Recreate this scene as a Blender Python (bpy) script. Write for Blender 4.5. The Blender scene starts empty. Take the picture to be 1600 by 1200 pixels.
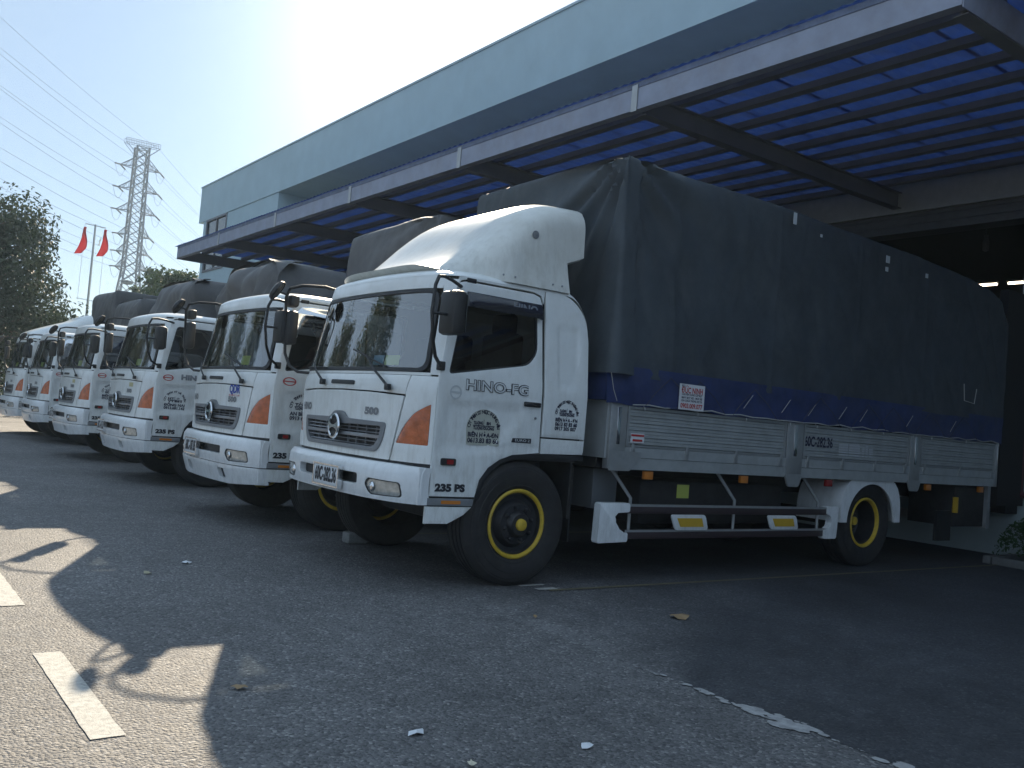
import bpy, bmesh, math, random
from mathutils import Vector, Matrix, noise
from mathutils.geometry import tessellate_polygon
random.seed(7)
S = bpy.context.scene
COL = S.collection
rad = math.radians

# ------------------------------------------------------------ camera, sky, sun, exposure
cam_d = bpy.data.cameras.new('camera'); cam = bpy.data.objects.new('camera', cam_d); COL.objects.link(cam)
CP = Vector((-3.2597, -5.9716, 1.3449)); CR = Vector((.80172, -.59215, .0813)); CU = Vector((-.08963, .01537, .99586)); CF = Vector((.59094, .80568, .04075))
m = Matrix((CR, CU, -CF)).transposed().to_4x4(); m.translation = CP
cam.matrix_world = m
cam_d.sensor_fit = 'HORIZONTAL'; cam_d.sensor_width = 36.0; cam_d.lens = 36.0*1426.4/1600
cam_d.clip_start = .05; cam_d.clip_end = 3000
S.camera = cam
SUN = Vector((.43974, .77522, .45350)).normalized()
SEL = math.asin(SUN.z); SAZ = math.atan2(SUN.x, SUN.y)      # azimuth from +Y clockwise
W = bpy.data.worlds.new('World'); S.world = W; W.use_nodes = True
wn, wl = W.node_tree.nodes, W.node_tree.links
bg = wn['Background']; bg.inputs['Strength'].default_value = .12
sky = wn.new('ShaderNodeTexSky'); sky.sky_type = 'NISHITA'; sky.sun_disc = False
sky.sun_elevation = SEL; sky.sun_rotation = SAZ; sky.dust_density = 1.2; sky.air_density = 1.0; sky.ozone_density = 2.0; sky.altitude = 10
tc = wn.new('ShaderNodeTexCoord')
mp = wn.new('ShaderNodeMapping'); mp.inputs['Scale'].default_value = (1.2, 1.2, 5.0)
nz = wn.new('ShaderNodeTexNoise'); nz.inputs['Scale'].default_value = 2.1; nz.inputs['Detail'].default_value = 7; nz.inputs['Roughness'].default_value = .56
cr = wn.new('ShaderNodeValToRGB'); cr.color_ramp.elements[0].position = .42; cr.color_ramp.elements[1].position = .78
# a thin even veil of high cloud, a little uneven, with the clear-sky glow round the sun showing through it
vm = wn.new('ShaderNodeMapRange'); vm.inputs[3].default_value = .88; vm.inputs[4].default_value = 1.30; wl.new(cr.outputs[0], vm.inputs[0])
ve = wn.new('ShaderNodeVectorMath'); ve.operation = 'SCALE'; ve.inputs[0].default_value = (.94, 1.27, 1.70); wl.new(vm.outputs[0], ve.inputs['Scale'])
ns = wn.new('ShaderNodeVectorMath'); ns.operation = 'SCALE'; ns.inputs['Scale'].default_value = .00021; g2 = wn.new('ShaderNodeGamma'); g2.inputs['Gamma'].default_value = 3.0; wl.new(sky.outputs[0], g2.inputs['Color']); wb = wn.new('ShaderNodeVectorMath'); wb.operation = 'MULTIPLY'; wb.inputs[1].default_value = (.72, .92, 1.15); wl.new(g2.outputs[0], wb.inputs[0]); wl.new(wb.outputs[0], ns.inputs[0])
ad = wn.new('ShaderNodeVectorMath'); ad.operation = 'ADD'; wl.new(ve.outputs[0], ad.inputs[0]); wl.new(ns.outputs[0], ad.inputs[1])
wl.new(ad.outputs[0], bg.inputs['Color'])
sd = bpy.data.lights.new('sun', 'SUN'); sd.energy = 2.6; sd.angle = rad(.55); sd.color = (1, .85, .64)
so = bpy.data.objects.new('sun', sd); COL.objects.link(so); so.location = (0, 0, 30)
so.rotation_euler = SUN.to_track_quat('Z', 'Y').to_euler()
S.view_settings.view_transform = 'Standard'; S.view_settings.look = 'None'; S.view_settings.exposure = 2.0; S.view_settings.gamma = 1.0
S.view_settings.use_curve_mapping = False
S.render.engine = 'CYCLES'
HAZE_D = .0007
S.cycles.max_bounces = 8; S.cycles.volume_bounces = 0; S.cycles.transparent_max_bounces = 12; S.cycles.caustics_reflective = False; S.cycles.caustics_refractive = False

# ------------------------------------------------------------ materials
MATS = {}
def mat(name, col, rough=.6, metal=0., var=0., vscale=8., bump=0., bscale=60., spec=.5, coat=0., emit=None, dirt=None, dscale=3., droughness=.8, trans=0., detail=5., bdist=.01):
    if name in MATS: return MATS[name]
    M = bpy.data.materials.new(name); M.use_nodes = True; n, l = M.node_tree.nodes, M.node_tree.links
    b = n['Principled BSDF']; b.inputs['Base Color'].default_value = (*col, 1); b.inputs['Roughness'].default_value = rough
    b.inputs['Metallic'].default_value = metal; b.inputs['Specular IOR Level'].default_value = spec
    b.inputs['Coat Weight'].default_value = coat; b.inputs['Coat Roughness'].default_value = .08
    t = n.new('ShaderNodeTexCoord')
    src = None
    if var or dirt:
        z = n.new('ShaderNodeTexNoise'); z.inputs['Scale'].default_value = vscale; z.inputs['Detail'].default_value = detail; z.inputs['Roughness'].default_value = .62
        l.new(t.outputs['Object'], z.inputs['Vector'])
        mr = n.new('ShaderNodeMapRange'); mr.inputs[1].default_value = .3; mr.inputs[2].default_value = .7; mr.inputs[3].default_value = 1-var; mr.inputs[4].default_value = 1+var
        l.new(z.outputs['Fac'], mr.inputs[0])
        mx = n.new('ShaderNodeMix'); mx.data_type = 'RGBA'; mx.blend_type = 'MULTIPLY'; mx.inputs['Factor'].default_value = 1
        mx.inputs['A'].default_value = (*col, 1); l.new(mr.outputs[0], mx.inputs['B']); src = mx.outputs['Result']
        if dirt:
            z2 = n.new('ShaderNodeTexNoise'); z2.inputs['Scale'].default_value = dscale; z2.inputs['Detail'].default_value = 8; z2.inputs['Roughness'].default_value = .7
            l.new(t.outputs['Object'], z2.inputs['Vector'])
            r2 = n.new('ShaderNodeMapRange'); r2.inputs[1].default_value = .48; r2.inputs[2].default_value = .78; r2.inputs[4].default_value = droughness; l.new(z2.outputs['Fac'], r2.inputs[0])
            m2 = n.new('ShaderNodeMix'); m2.data_type = 'RGBA'; l.new(r2.outputs[0], m2.inputs['Factor']); l.new(src, m2.inputs['A']); m2.inputs['B'].default_value = (*dirt, 1)
            src = m2.outputs['Result']
        l.new(src, b.inputs['Base Color'])
    if bump:
        z = n.new('ShaderNodeTexNoise'); z.inputs['Scale'].default_value = bscale; z.inputs['Detail'].default_value = 5
        l.new(t.outputs['Object'], z.inputs['Vector'])
        bp = n.new('ShaderNodeBump'); bp.inputs['Strength'].default_value = bump; bp.inputs['Distance'].default_value = bdist; l.new(z.outputs['Fac'], bp.inputs['Height']); l.new(bp.outputs[0], b.inputs['Normal'])
    if trans:
        tr = n.new('ShaderNodeBsdfTranslucent'); tr.inputs['Color'].default_value = (*col, 1)
        if src: l.new(src, tr.inputs['Color'])
        ms = n.new('ShaderNodeMixShader'); ms.inputs[0].default_value = trans
        l.new(b.outputs[0], ms.inputs[1]); l.new(tr.outputs[0], ms.inputs[2]); l.new(ms.outputs[0], n['Material Output'].inputs['Surface'])
    if emit:
        b.inputs['Emission Color'].default_value = (*emit[0], 1); b.inputs['Emission Strength'].default_value = emit[1]
    MATS[name] = M; return M
def glass(name, tint, ior=1.5, rough=.0, wobble=0.):
    if name in MATS: return MATS[name]
    M = bpy.data.materials.new(name); M.use_nodes = True; n, l = M.node_tree.nodes, M.node_tree.links
    n.remove(n['Principled BSDF'])
    g = n.new('ShaderNodeBsdfGlossy'); g.inputs['Roughness'].default_value = rough; g.inputs['Color'].default_value = (1, 1, 1, 1)
    t = n.new('ShaderNodeBsdfTransparent'); t.inputs['Color'].default_value = (*tint, 1)
    f = n.new('ShaderNodeFresnel'); ge = n.new('ShaderNodeNewGeometry'); mi = n.new('ShaderNodeMapRange')
    mi.inputs[3].default_value = ior; mi.inputs[4].default_value = 1/ior; l.new(ge.outputs['Backfacing'], mi.inputs[0]); l.new(mi.outputs[0], f.inputs['IOR'])
    ms = n.new('ShaderNodeMixShader'); l.new(f.outputs[0], ms.inputs[0]); l.new(t.outputs[0], ms.inputs[1]); l.new(g.outputs[0], ms.inputs[2])
    if wobble:
        tcx = n.new('ShaderNodeTexCoord'); z = n.new('ShaderNodeTexNoise'); z.inputs['Scale'].default_value = 2.2; z.inputs['Detail'].default_value = 1
        bp = n.new('ShaderNodeBump'); bp.inputs['Strength'].default_value = wobble; bp.inputs['Distance'].default_value = .05
        l.new(tcx.outputs['Object'], z.inputs['Vector']); l.new(z.outputs['Fac'], bp.inputs['Height']); l.new(bp.outputs[0], g.inputs['Normal'])
    l.new(ms.outputs[0], n['Material Output'].inputs['Surface']); MATS[name] = M; return M
WHITE = mat('white_paint', (.80, .82, .80), .32, var=.04, vscale=5, coat=.35, dirt=(.50, .47, .38), dscale=4.5, droughness=.28, bump=.05, bscale=3)
WHITE2 = mat('white_bumper_paint', (.80, .82, .82), .3, var=.03, coat=.4, dirt=(.45, .44, .40), dscale=9, droughness=.22)
OLDWHITE = mat('weathered_white_fibreglass', (.68, .68, .63), .36, var=.08, vscale=3, coat=.25, dirt=(.42, .38, .28), dscale=2.2, droughness=.45, bump=.12, bscale=5)
BLACKP = mat('black_plastic', (.018, .019, .021), .5, var=.2, bump=.1, bscale=200)
BLACKM = mat('black_underbody', (.022, .022, .023), .75, var=.4, vscale=9)
RUBBER = mat('tyre_rubber', (.020, .020, .021), .8, var=.25, vscale=14, dirt=(.06, .055, .05), dscale=6, droughness=.5, bump=.1, bscale=120)
YELLOW = mat('yellow_wheel_paint', (.62, .42, .04), .45, var=.12, vscale=16, dirt=(.12, .09, .05), dscale=10, droughness=.6)
WHEELB = mat('black_wheel_paint', (.022, .023, .026), .42, var=.3, vscale=20)
GREYP = mat('grey_grille_paint', (.20, .21, .22), .4, var=.08)
GREYM = mat('grey_silver_trim', (.30, .31, .33), .35, metal=.5, var=.08)
CHROME = mat('chrome', (.78, .79, .80), .12, metal=1.)
ALU = mat('ribbed_aluminium', (.44, .46, .46), .42, metal=.35, var=.10, vscale=6, dirt=(.22, .21, .19), dscale=3.5, droughness=.45)
ALU2 = mat('galvanised_steel', (.42, .43, .43), .4, metal=.55, var=.12, vscale=14, dirt=(.18, .15, .12), dscale=7, droughness=.4)
ORANGE = mat('amber_lens', (.52, .115, .025), .2, var=.3, vscale=14, coat=.7, bump=.5, bscale=26)
ORANGED = mat('amber_reflector', (.60, .20, .03), .3, coat=.5)
REDL = mat('red_lens', (.30, .02, .02), .25, coat=.5)
LENS = mat('headlamp_lens', (.52, .53, .50), .12, metal=.45, var=.25, vscale=18, coat=1.)
YPLATE = mat('yellow_reflector_plate', (.58, .36, .03), .5, var=.08)
INK = mat('navy_lettering', (.012, .016, .05), .5)
INKB = mat('black_lettering', (.02, .022, .03), .5)
INKR = mat('red_lettering', (.45, .03, .03), .5)
BLUEINK = mat('blue_lettering', (.01, .05, .35), .5)
PALE = mat('pale_lettering', (.62, .64, .64), .5)
def grime(M, c, z0, z1, amt):
    n, l = M.node_tree.nodes, M.node_tree.links; b = n['Principled BSDF']; src = b.inputs['Base Color'].links[0].from_socket
    t = n.new('ShaderNodeTexCoord'); sx = n.new('ShaderNodeSeparateXYZ'); l.new(t.outputs['Object'], sx.inputs[0])
    mp_ = n.new('ShaderNodeMapping'); mp_.inputs['Scale'].default_value = (7, 7, 1.6); l.new(t.outputs['Object'], mp_.inputs[0])
    z = n.new('ShaderNodeTexNoise'); z.inputs['Scale'].default_value = 2.6; z.inputs['Detail'].default_value = 8; z.inputs['Roughness'].default_value = .7; l.new(mp_.outputs[0], z.inputs['Vector'])
    h = n.new('ShaderNodeMapRange'); h.inputs[1].default_value = z1; h.inputs[2].default_value = z0; h.inputs[3].default_value = .18; h.inputs[4].default_value = 1.; l.new(sx.outputs['Z'], h.inputs[0])
    q = n.new('ShaderNodeMapRange'); q.inputs[1].default_value = .46; q.inputs[2].default_value = .72; l.new(z.outputs['Fac'], q.inputs[0])
    mu = n.new('ShaderNodeMath'); mu.operation = 'MULTIPLY'; l.new(h.outputs[0], mu.inputs[0]); l.new(q.outputs[0], mu.inputs[1])
    m2 = n.new('ShaderNodeMath'); m2.operation = 'MULTIPLY'; m2.inputs[1].default_value = amt; l.new(mu.outputs[0], m2.inputs[0])
    mx = n.new('ShaderNodeMix'); mx.data_type = 'RGBA'; mx.inputs['B'].default_value = (*c, 1); l.new(m2.outputs[0], mx.inputs['Factor']); l.new(src, mx.inputs['A']); l.new(mx.outputs['Result'], b.inputs['Base Color'])
grime(WHITE, (.33, .30, .24), .6, 1.7, .55); grime(WHITE2, (.26, .25, .23), .4, 1.1, .4); grime(OLDWHITE, (.33, .31, .25), 2.4, 3.2, .5)
CREAM = mat('cream_sticker', (.46, .47, .40), .6, var=.06, vscale=30)
PAPERW = mat('white_sticker', (.70, .71, .72), .6, var=.05, vscale=30)
PLATE = mat('number_plate_white', (.72, .74, .75), .4, var=.04)
TARP = mat('dark_canvas', (.050, .064, .077), .60, var=.22, vscale=2.2, dirt=(.10, .115, .125), dscale=1.3, droughness=.6, bump=.25, bscale=9, spec=.4, bdist=.02)
TARPG = mat('grey_canvas', (.085, .085, .088), .55, var=.2, vscale=2.5, dirt=(.13, .125, .12), dscale=1.5, droughness=.6, bump=.25, bscale=9, spec=.45, bdist=.02)
TARPB = mat('blue_canvas', (.020, .038, .125), .6, var=.3, vscale=4, dirt=(.04, .05, .085), dscale=3, droughness=.7, bump=.35, bscale=14, bdist=.015)
ROPE = mat('pale_rope', (.42, .42, .40), .8)
ROPED = mat('dark_rope', (.05, .05, .06), .8)
WGLASS = glass('windscreen_glass', (.64, .72, .72), 3.1)
DGLASS = glass('door_glass', (.20, .22, .25), 1.9)
BGLASS = glass('building_glass', (.35, .38, .38), 1.6)
MIRG = mat('mirror_glass', (.7, .72, .75), .02, metal=1.)
SEATM = mat('seat_fabric', (.05, .05, .055), .9, var=.2, vscale=20)
DASH = mat('grey_dashboard', (.10, .10, .11), .7)
STICKY = mat('yellow_green_sticker', (.50, .55, .12), .5)
STICKB = mat('pale_blue_sticker', (.30, .45, .60), .5)
SKIN = mat('skin', (.42, .24, .16), .55, var=.06)
HAIR = mat('black_hair', (.02, .018, .016), .7)
SHIRT = mat('maroon_shirt', (.16, .05, .05), .85)
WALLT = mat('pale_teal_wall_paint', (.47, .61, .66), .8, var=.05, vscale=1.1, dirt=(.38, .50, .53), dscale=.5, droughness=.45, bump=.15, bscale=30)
WALLG = mat('dock_wall_paint', (.40, .47, .47), .85, var=.06, vscale=1.2, dirt=(.25, .29, .29), dscale=.8, droughness=.4, bump=.15, bscale=30)  # greyer wall paint, used on the dock wall and sills
STEEL = mat('painted_canopy_steel', (.31, .34, .43), .6, var=.14, vscale=3, dirt=(.24, .22, .22), dscale=1.8, droughness=.55)
STEELD = mat('dark_canopy_steel', (.19, .20, .22), .65, var=.15, vscale=3, dirt=(.09, .08, .07), dscale=1.5, droughness=.5)
SHEET = mat('blue_roof_sheet', (.045, .10, .31), .5, var=.25, vscale=1.8, dirt=(.07, .09, .15), dscale=2.0, droughness=.8, trans=.45)
SHUT = mat('dark_shutter_metal', (.12, .13, .14), .55, metal=.2, var=.1)
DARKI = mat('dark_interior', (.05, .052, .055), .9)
MAROON = mat('maroon_steel', (.10, .03, .035), .6)
PADS = mat('black_dock_pad', (.015, .015, .017), .8)
TUBE = mat('lit_tube', (.9, .85, .75), .5, emit=((1, .82, .62), 3.0))
WOOD = mat('bark', (.10, .075, .055), .9, var=.3, vscale=10, bump=.4, bscale=30)
PYL = mat('pylon_steel', (.13, .14, .17), .9, spec=.2)
WIRE = mat('power_line_wire', (.10, .11, .13), 1., spec=.1)
FLAG = mat('red_flag_cloth', (.42, .025, .03), .7, trans=.3)
KERB = mat('kerb_concrete', (.15, .15, .145), .85, var=.15, vscale=9, bump=.3, bscale=50)
LEAFD = mat('dry_leaf', (.28, .19, .10), .8)
LITTER = mat('white_litter', (.66, .68, .70), .7)
PAINTW = mat('worn_white_road_paint', (.47, .46, .42), .8, var=.18, vscale=22, dirt=(.19, .185, .18), dscale=34, droughness=1., bump=.5, bscale=160)
PAINTY = mat('faded_yellow_road_paint', (.17, .15, .09), .8, var=.2, vscale=14, dirt=(.08, .08, .08), dscale=7, droughness=1.)
RESID = mat('pale_residue', (.34, .34, .335), .85, var=.25, vscale=18, dirt=(.15, .15, .15), dscale=16, droughness=1.)
FENCE = mat('pale_teal_wall_far', (.30, .42, .42), .85, var=.05)
CHUNK = mat('rough_concrete', (.22, .22, .21), .9, var=.2, vscale=30)
def leafmat(name, col, tr=.3):
    M = mat(name, col, .6, var=.4, vscale=1.2, trans=tr, spec=.3); return M
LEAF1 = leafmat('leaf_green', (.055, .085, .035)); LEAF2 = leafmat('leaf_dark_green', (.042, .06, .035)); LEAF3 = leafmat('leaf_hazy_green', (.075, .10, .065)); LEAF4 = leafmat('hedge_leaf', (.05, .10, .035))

def asphalt(name, c0, c1, c2, agg, bump, patch=.5, alt=None):
    M = bpy.data.materials.new(name); M.use_nodes = True; n, l = M.node_tree.nodes, M.node_tree.links; b = n['Principled BSDF']
    t = n.new('ShaderNodeTexCoord')
    def tex(kind, sc, **k):
        z = n.new(kind); z.inputs['Scale'].default_value = sc
        for a, v in k.items(): z.inputs[a].default_value = v
        l.new(t.outputs['Object'], z.inputs['Vector']); return z
    def ramp(src, e):
        r = n.new('ShaderNodeValToRGB'); l.new(src, r.inputs[0])
        r.color_ramp.elements[0].position, r.color_ramp.elements[0].color = e[0][0], (*e[0][1], 1)
        r.color_ramp.elements[1].position, r.color_ramp.elements[1].color = e[-1][0], (*e[-1][1], 1)
        for p, c in e[1:-1]:
            q = r.color_ramp.elements.new(p); q.color = (*c, 1)
        return r
    v = tex('ShaderNodeTexVoronoi', agg)                     # aggregate stones
    w = n.new('ShaderNodeSeparateColor'); l.new(v.outputs['Color'], w.inputs[0])
    r = ramp(w.outputs[0], [(0, c0), (.55, c1), (.86, c1), (1, c2)])
    col = r.outputs[0]
    if alt:                                                  # sharp joint is real; the wide fade puts shade under trucks into the colour
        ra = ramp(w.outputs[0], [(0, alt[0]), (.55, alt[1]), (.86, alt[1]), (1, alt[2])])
        sx = n.new('ShaderNodeSeparateXYZ'); l.new(t.outputs['Object'], sx.inputs[0])
        en = tex('ShaderNodeTexNoise', 1.1, Detail=6, Roughness=.65)
        def mth(op, a, b_=None, clamp=False):
            q = n.new('ShaderNodeMath'); q.operation = op; q.use_clamp = clamp
            for k_, v_ in enumerate((a, b_)):
                if v_ is None: continue
                if isinstance(v_, (int, float)): q.inputs[k_].default_value = v_
                else: l.new(v_, q.inputs[k_])
            return q.outputs[0]
        wid = n.new('ShaderNodeMapRange'); wid.inputs[1].default_value = -2.6; wid.inputs[2].default_value = -.6; wid.inputs[3].default_value = .03; wid.inputs[4].default_value = 3.2; l.new(sx.outputs['Y'], wid.inputs[0])
        xs = mth('SUBTRACT', sx.outputs['X'], .5); xn = mth('ADD', xs, mth('MULTIPLY', mth('SUBTRACT', en.outputs['Fac'], .5), mth('MULTIPLY', wid.outputs[0], .9)))
        fc = mth('DIVIDE', xn, wid.outputs[0], True)
        mm = n.new('ShaderNodeMix'); mm.data_type = 'RGBA'; l.new(fc, mm.inputs['Factor']); l.new(ra.outputs[0], mm.inputs['A']); l.new(col, mm.inputs['B']); col = mm.outputs['Result']
    big = tex('ShaderNodeTexNoise', .45, Detail=7, Roughness=.65)
    r2 = ramp(big.outputs['Fac'], [(.3, (1-patch*.55,)*3), (.72, (1+patch*.5,)*3)])
    mx = n.new('ShaderNodeMix'); mx.data_type = 'RGBA'; mx.blend_type = 'MULTIPLY'; mx.inputs['Factor'].default_value = 1
    l.new(col, mx.inputs['A']); l.new(r2.outputs[0], mx.inputs['B'])
    md = tex('ShaderNodeTexNoise', 5., Detail=6, Roughness=.7)
    r3 = ramp(md.outputs['Fac'], [(.35, (.78,)*3), (.68, (1.18,)*3)])
    m2 = n.new('ShaderNodeMix'); m2.data_type = 'RGBA'; m2.blend_type = 'MULTIPLY'; m2.inputs['Factor'].default_value = 1
    l.new(mx.outputs['Result'], m2.inputs['A']); l.new(r3.outputs[0], m2.inputs['B'])
    l.new(m2.outputs['Result'], b.inputs['Base Color'])
    rr = n.new('ShaderNodeMapRange'); rr.inputs[3].default_value = .55; rr.inputs[4].default_value = .9; l.new(md.outputs['Fac'], rr.inputs[0]); l.new(rr.outputs[0], b.inputs['Roughness'])
    fine = tex('ShaderNodeTexNoise', agg*.9, Detail=4, Roughness=.7)
    ad = n.new('ShaderNodeMath'); ad.operation = 'SUBTRACT'; l.new(fine.outputs['Fac'], ad.inputs[0]); l.new(v.outputs['Distance'], ad.inputs[1])
    bp = n.new('ShaderNodeBump'); bp.inputs['Strength'].default_value = bump; bp.inputs['Distance'].default_value = .012
    l.new(ad.outputs[0], bp.inputs['Height']); l.new(bp.outputs[0], b.inputs['Normal'])
    return M
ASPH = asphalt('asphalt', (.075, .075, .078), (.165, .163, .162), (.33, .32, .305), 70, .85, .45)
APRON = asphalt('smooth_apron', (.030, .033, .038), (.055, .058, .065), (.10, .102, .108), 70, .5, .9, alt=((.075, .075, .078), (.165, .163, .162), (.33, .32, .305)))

# ------------------------------------------------------------ mesh helpers
def tag(o, label=None, cat=None, group=None, kind=None):
    if label: o['label'] = label
    if cat: o['category'] = cat
    if group: o['group'] = group
    if kind: o['kind'] = kind
    return o
def empty(name, loc=(0, 0, 0), rz=0):
    o = bpy.data.objects.new(name, None); o.location = loc; o.rotation_euler = (0, 0, rz); o.empty_display_size = .3; COL.objects.link(o); return o
def link(name, me, m=None, parent=None, **k):
    o = bpy.data.objects.new(name, me); COL.objects.link(o)
    if m and not me.materials: me.materials.append(m)
    if parent: o.parent = parent
    return tag(o, **k)
def finish(bm, name, smooth=40):
    me = bpy.data.meshes.new(name); bm.to_mesh(me); bm.free()
    if smooth:
        me.shade_smooth(); me.set_sharp_from_angle(angle=rad(smooth))
    return me
class MB:
    def __init__(s): s.bm = bmesh.new()
    def box(s, a, b, bev=0.):
        x0, y0, z0 = a; x1, y1, z1 = b
        if x0 > x1: x0, x1 = x1, x0
        if y0 > y1: y0, y1 = y1, y0
        if z0 > z1: z0, z1 = z1, z0
        v = [s.bm.verts.new(p) for p in ((x0,y0,z0),(x1,y0,z0),(x1,y1,z0),(x0,y1,z0),(x0,y0,z1),(x1,y0,z1),(x1,y1,z1),(x0,y1,z1))]
        f = [s.bm.faces.new([v[i] for i in q]) for q in ((0,3,2,1),(4,5,6,7),(0,1,5,4),(1,2,6,5),(2,3,7,6),(3,0,4,7))]
        if bev:
            es = list({e for q in f for e in q.edges})
            bmesh.ops.bevel(s.bm, geom=es, offset=bev, segments=2, affect='EDGES', profile=.5)
        return s
    def prism(s, poly, ax, a, b, bev=0.):
        """poly of 2D points, extruded along axis ax from a to b; the two 2D axes keep order x,y,z"""
        def P(p, t):
            q = [0, 0, 0]; o = [i for i in range(3) if i != ax]; q[o[0]], q[o[1]], q[ax] = p[0], p[1], t; return q
        A = [s.bm.verts.new(P(p, a)) for p in poly]; B = [s.bm.verts.new(P(p, b)) for p in poly]; n = len(poly)
        f = [s.bm.faces.new(A[::-1]), s.bm.faces.new(B)] + [s.bm.faces.new((A[i], A[(i+1) % n], B[(i+1) % n], B[i])) for i in range(n)]
        if bev:
            es = list({e for q in f for e in q.edges}); bmesh.ops.bevel(s.bm, geom=es, offset=bev, segments=2, affect='EDGES', profile=.5)
        bmesh.ops.recalc_face_normals(s.bm, faces=[x for x in s.bm.faces if x.is_valid])
        return s
    def tube(s, pts, r, n=8, cap=True, r2=None):
        pts = [Vector(p) for p in pts]; rings = []; up = None
        for i, p in enumerate(pts):
            d = (pts[min(i+1, len(pts)-1)] - pts[max(i-1, 0)]).normalized()
            if up is None: up = Vector((0, 0, 1)) if abs(d.z) < .9 else Vector((1, 0, 0))
            a = d.cross(up).normalized(); up = a.cross(d).normalized()
            rr = r if r2 is None else r + (r2-r)*i/(len(pts)-1)
            rings.append([s.bm.verts.new(p + a*math.cos(2*math.pi*k/n)*rr + up*math.sin(2*math.pi*k/n)*rr) for k in range(n)])
        for A, B in zip(rings, rings[1:]):
            for k in range(n): s.bm.faces.new((A[k], A[(k+1) % n], B[(k+1) % n], B[k]))
        if cap: s.bm.faces.new(rings[0][::-1]); s.bm.faces.new(rings[-1])
        return s
    def lathe(s, prof, c, n=40, ax=1, cap=True):
        """prof: list of (radius, offset along axis); axis ax through c"""
        rings = []
        for r, t in prof:
            ring = []
            for k in range(n):
                a = 2*math.pi*k/n; u, v = math.cos(a)*r, math.sin(a)*r
                p = (u, t, v) if ax == 1 else ((t, u, v) if ax == 0 else (u, v, t))
                ring.append(s.bm.verts.new((c[0]+p[0], c[1]+p[1], c[2]+p[2])))
            rings.append(ring)
        for A, B in zip(rings, rings[1:]):
            for k in range(n): s.bm.faces.new((A[k], A[(k+1) % n], B[(k+1) % n], B[k]))
        if cap and prof[0][0] > 1e-4: s.bm.faces.new(rings[0])
        if cap and prof[-1][0] > 1e-4: s.bm.faces.new(rings[-1][::-1])
        bmesh.ops.recalc_face_normals(s.bm, faces=s.bm.faces[:])
        return s
    def quad(s, *p): s.bm.faces.new([s.bm.verts.new(q) for q in p]); return s
    def mesh(s, name, smooth=40): return finish(s.bm, name, smooth)
    def put(s, name, m, parent=None, smooth=40, **k): return link(name, s.mesh(name, smooth), m, parent, **k)
def rounded(poly, r, seg=4):
    """round the corners of a 2D polygon; r a number or list per corner"""
    out = []; n = len(poly)
    for i in range(n):
        p0, p1, p2 = Vector(poly[i-1]), Vector(poly[i]), Vector(poly[(i+1) % n]); rr = r[i] if isinstance(r, (list, tuple)) else r
        a, b = (p0-p1), (p2-p1); t = min(rr, a.length*.45, b.length*.45)
        if t < 1e-4: out.append(tuple(p1)); continue
        A, B = p1 + a.normalized()*t, p1 + b.normalized()*t
        for k in range(seg+1):
            u = k/seg; q = A*(1-u)**2 + p1*2*u*(1-u) + B*u*u; out.append(tuple(q))
    return out
def panel(poly, surf, holes=(), step=.05, thick=.022, lip=.003):
    """sheet cut in 2D (u,v), mapped on surf(u,v,inward offset)->xyz, with returned edges"""
    loops = [[Vector((p[0], p[1], 0)) for p in poly]] + [[Vector((p[0], p[1], 0)) for p in h] for h in holes]
    flat = [v for L in loops for v in L]
    bm = bmesh.new(); vs = [bm.verts.new(v) for v in flat]
    for t in tessellate_polygon(loops):
        try: bm.faces.new([vs[i] for i in t])
        except ValueError: pass
    us = [v.x for v in flat]; vv = [v.y for v in flat]
    if step:
        for ax, lo, hi in ((0, min(us), max(us)), (1, min(vv), max(vv))):
            k = math.floor(lo/step)+1
            while k*step < hi:
                co = (k*step, 0, 0) if ax == 0 else (0, k*step, 0); no = (1, 0, 0) if ax == 0 else (0, 1, 0)
                bmesh.ops.bisect_plane(bm, geom=bm.verts[:]+bm.edges[:]+bm.faces[:], plane_co=co, plane_no=no, dist=1e-5); k += 1
        bmesh.ops.remove_doubles(bm, verts=bm.verts, dist=1e-5)
    be = [e for e in bm.edges if e.is_boundary]
    bset = {v for e in be for v in e.verts}
    inner = {}
    uv = {v: (v.co.x, v.co.y) for v in bm.verts}
    if thick:
        for v in bset: inner[v] = bm.verts.new(surf(uv[v][0], uv[v][1], thick))
    for v, (a, b) in uv.items(): v.co = surf(a, b, lip if (v in bset and thick) else 0.)
    if thick:
        for e in be:
            a, b = e.verts; bm.faces.new((a, b, inner[b], inner[a]))
    bmesh.ops.recalc_face_normals(bm, faces=bm.faces[:])
    return bm
TXT = {}
def text_bm(s, size=1., bold=0., font=None):
    key = (s, size, bold)
    if key not in TXT:
        c = bpy.data.curves.new('t', 'FONT'); c.body = s; c.size = size; c.offset = bold; c.resolution_u = 3; c.align_x = 'CENTER'; c.align_y = 'CENTER'
        o = bpy.data.objects.new('t', c); COL.objects.link(o)
        dg = bpy.context.evaluated_depsgraph_get(); me = bpy.data.meshes.new_from_object(o.evaluated_get(dg))
        bpy.data.objects.remove(o); TXT[key] = ([tuple(v.co) for v in me.vertices], [tuple(p.vertices) for p in me.polygons])
    return TXT[key]
def text_into(bm, s, fn, size=1., bold=0., width=None):
    V, F = text_bm(s, size, bold)
    if not V: return
    k = 1.
    if width: k = width/max(1e-6, max(v[0] for v in V)-min(v[0] for v in V))
    vs = [bm.verts.new(fn(v[0]*k, v[1])) for v in V]
    for f in F:
        try: bm.faces.new([vs[i] for i in f])
        except ValueError: pass

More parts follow.
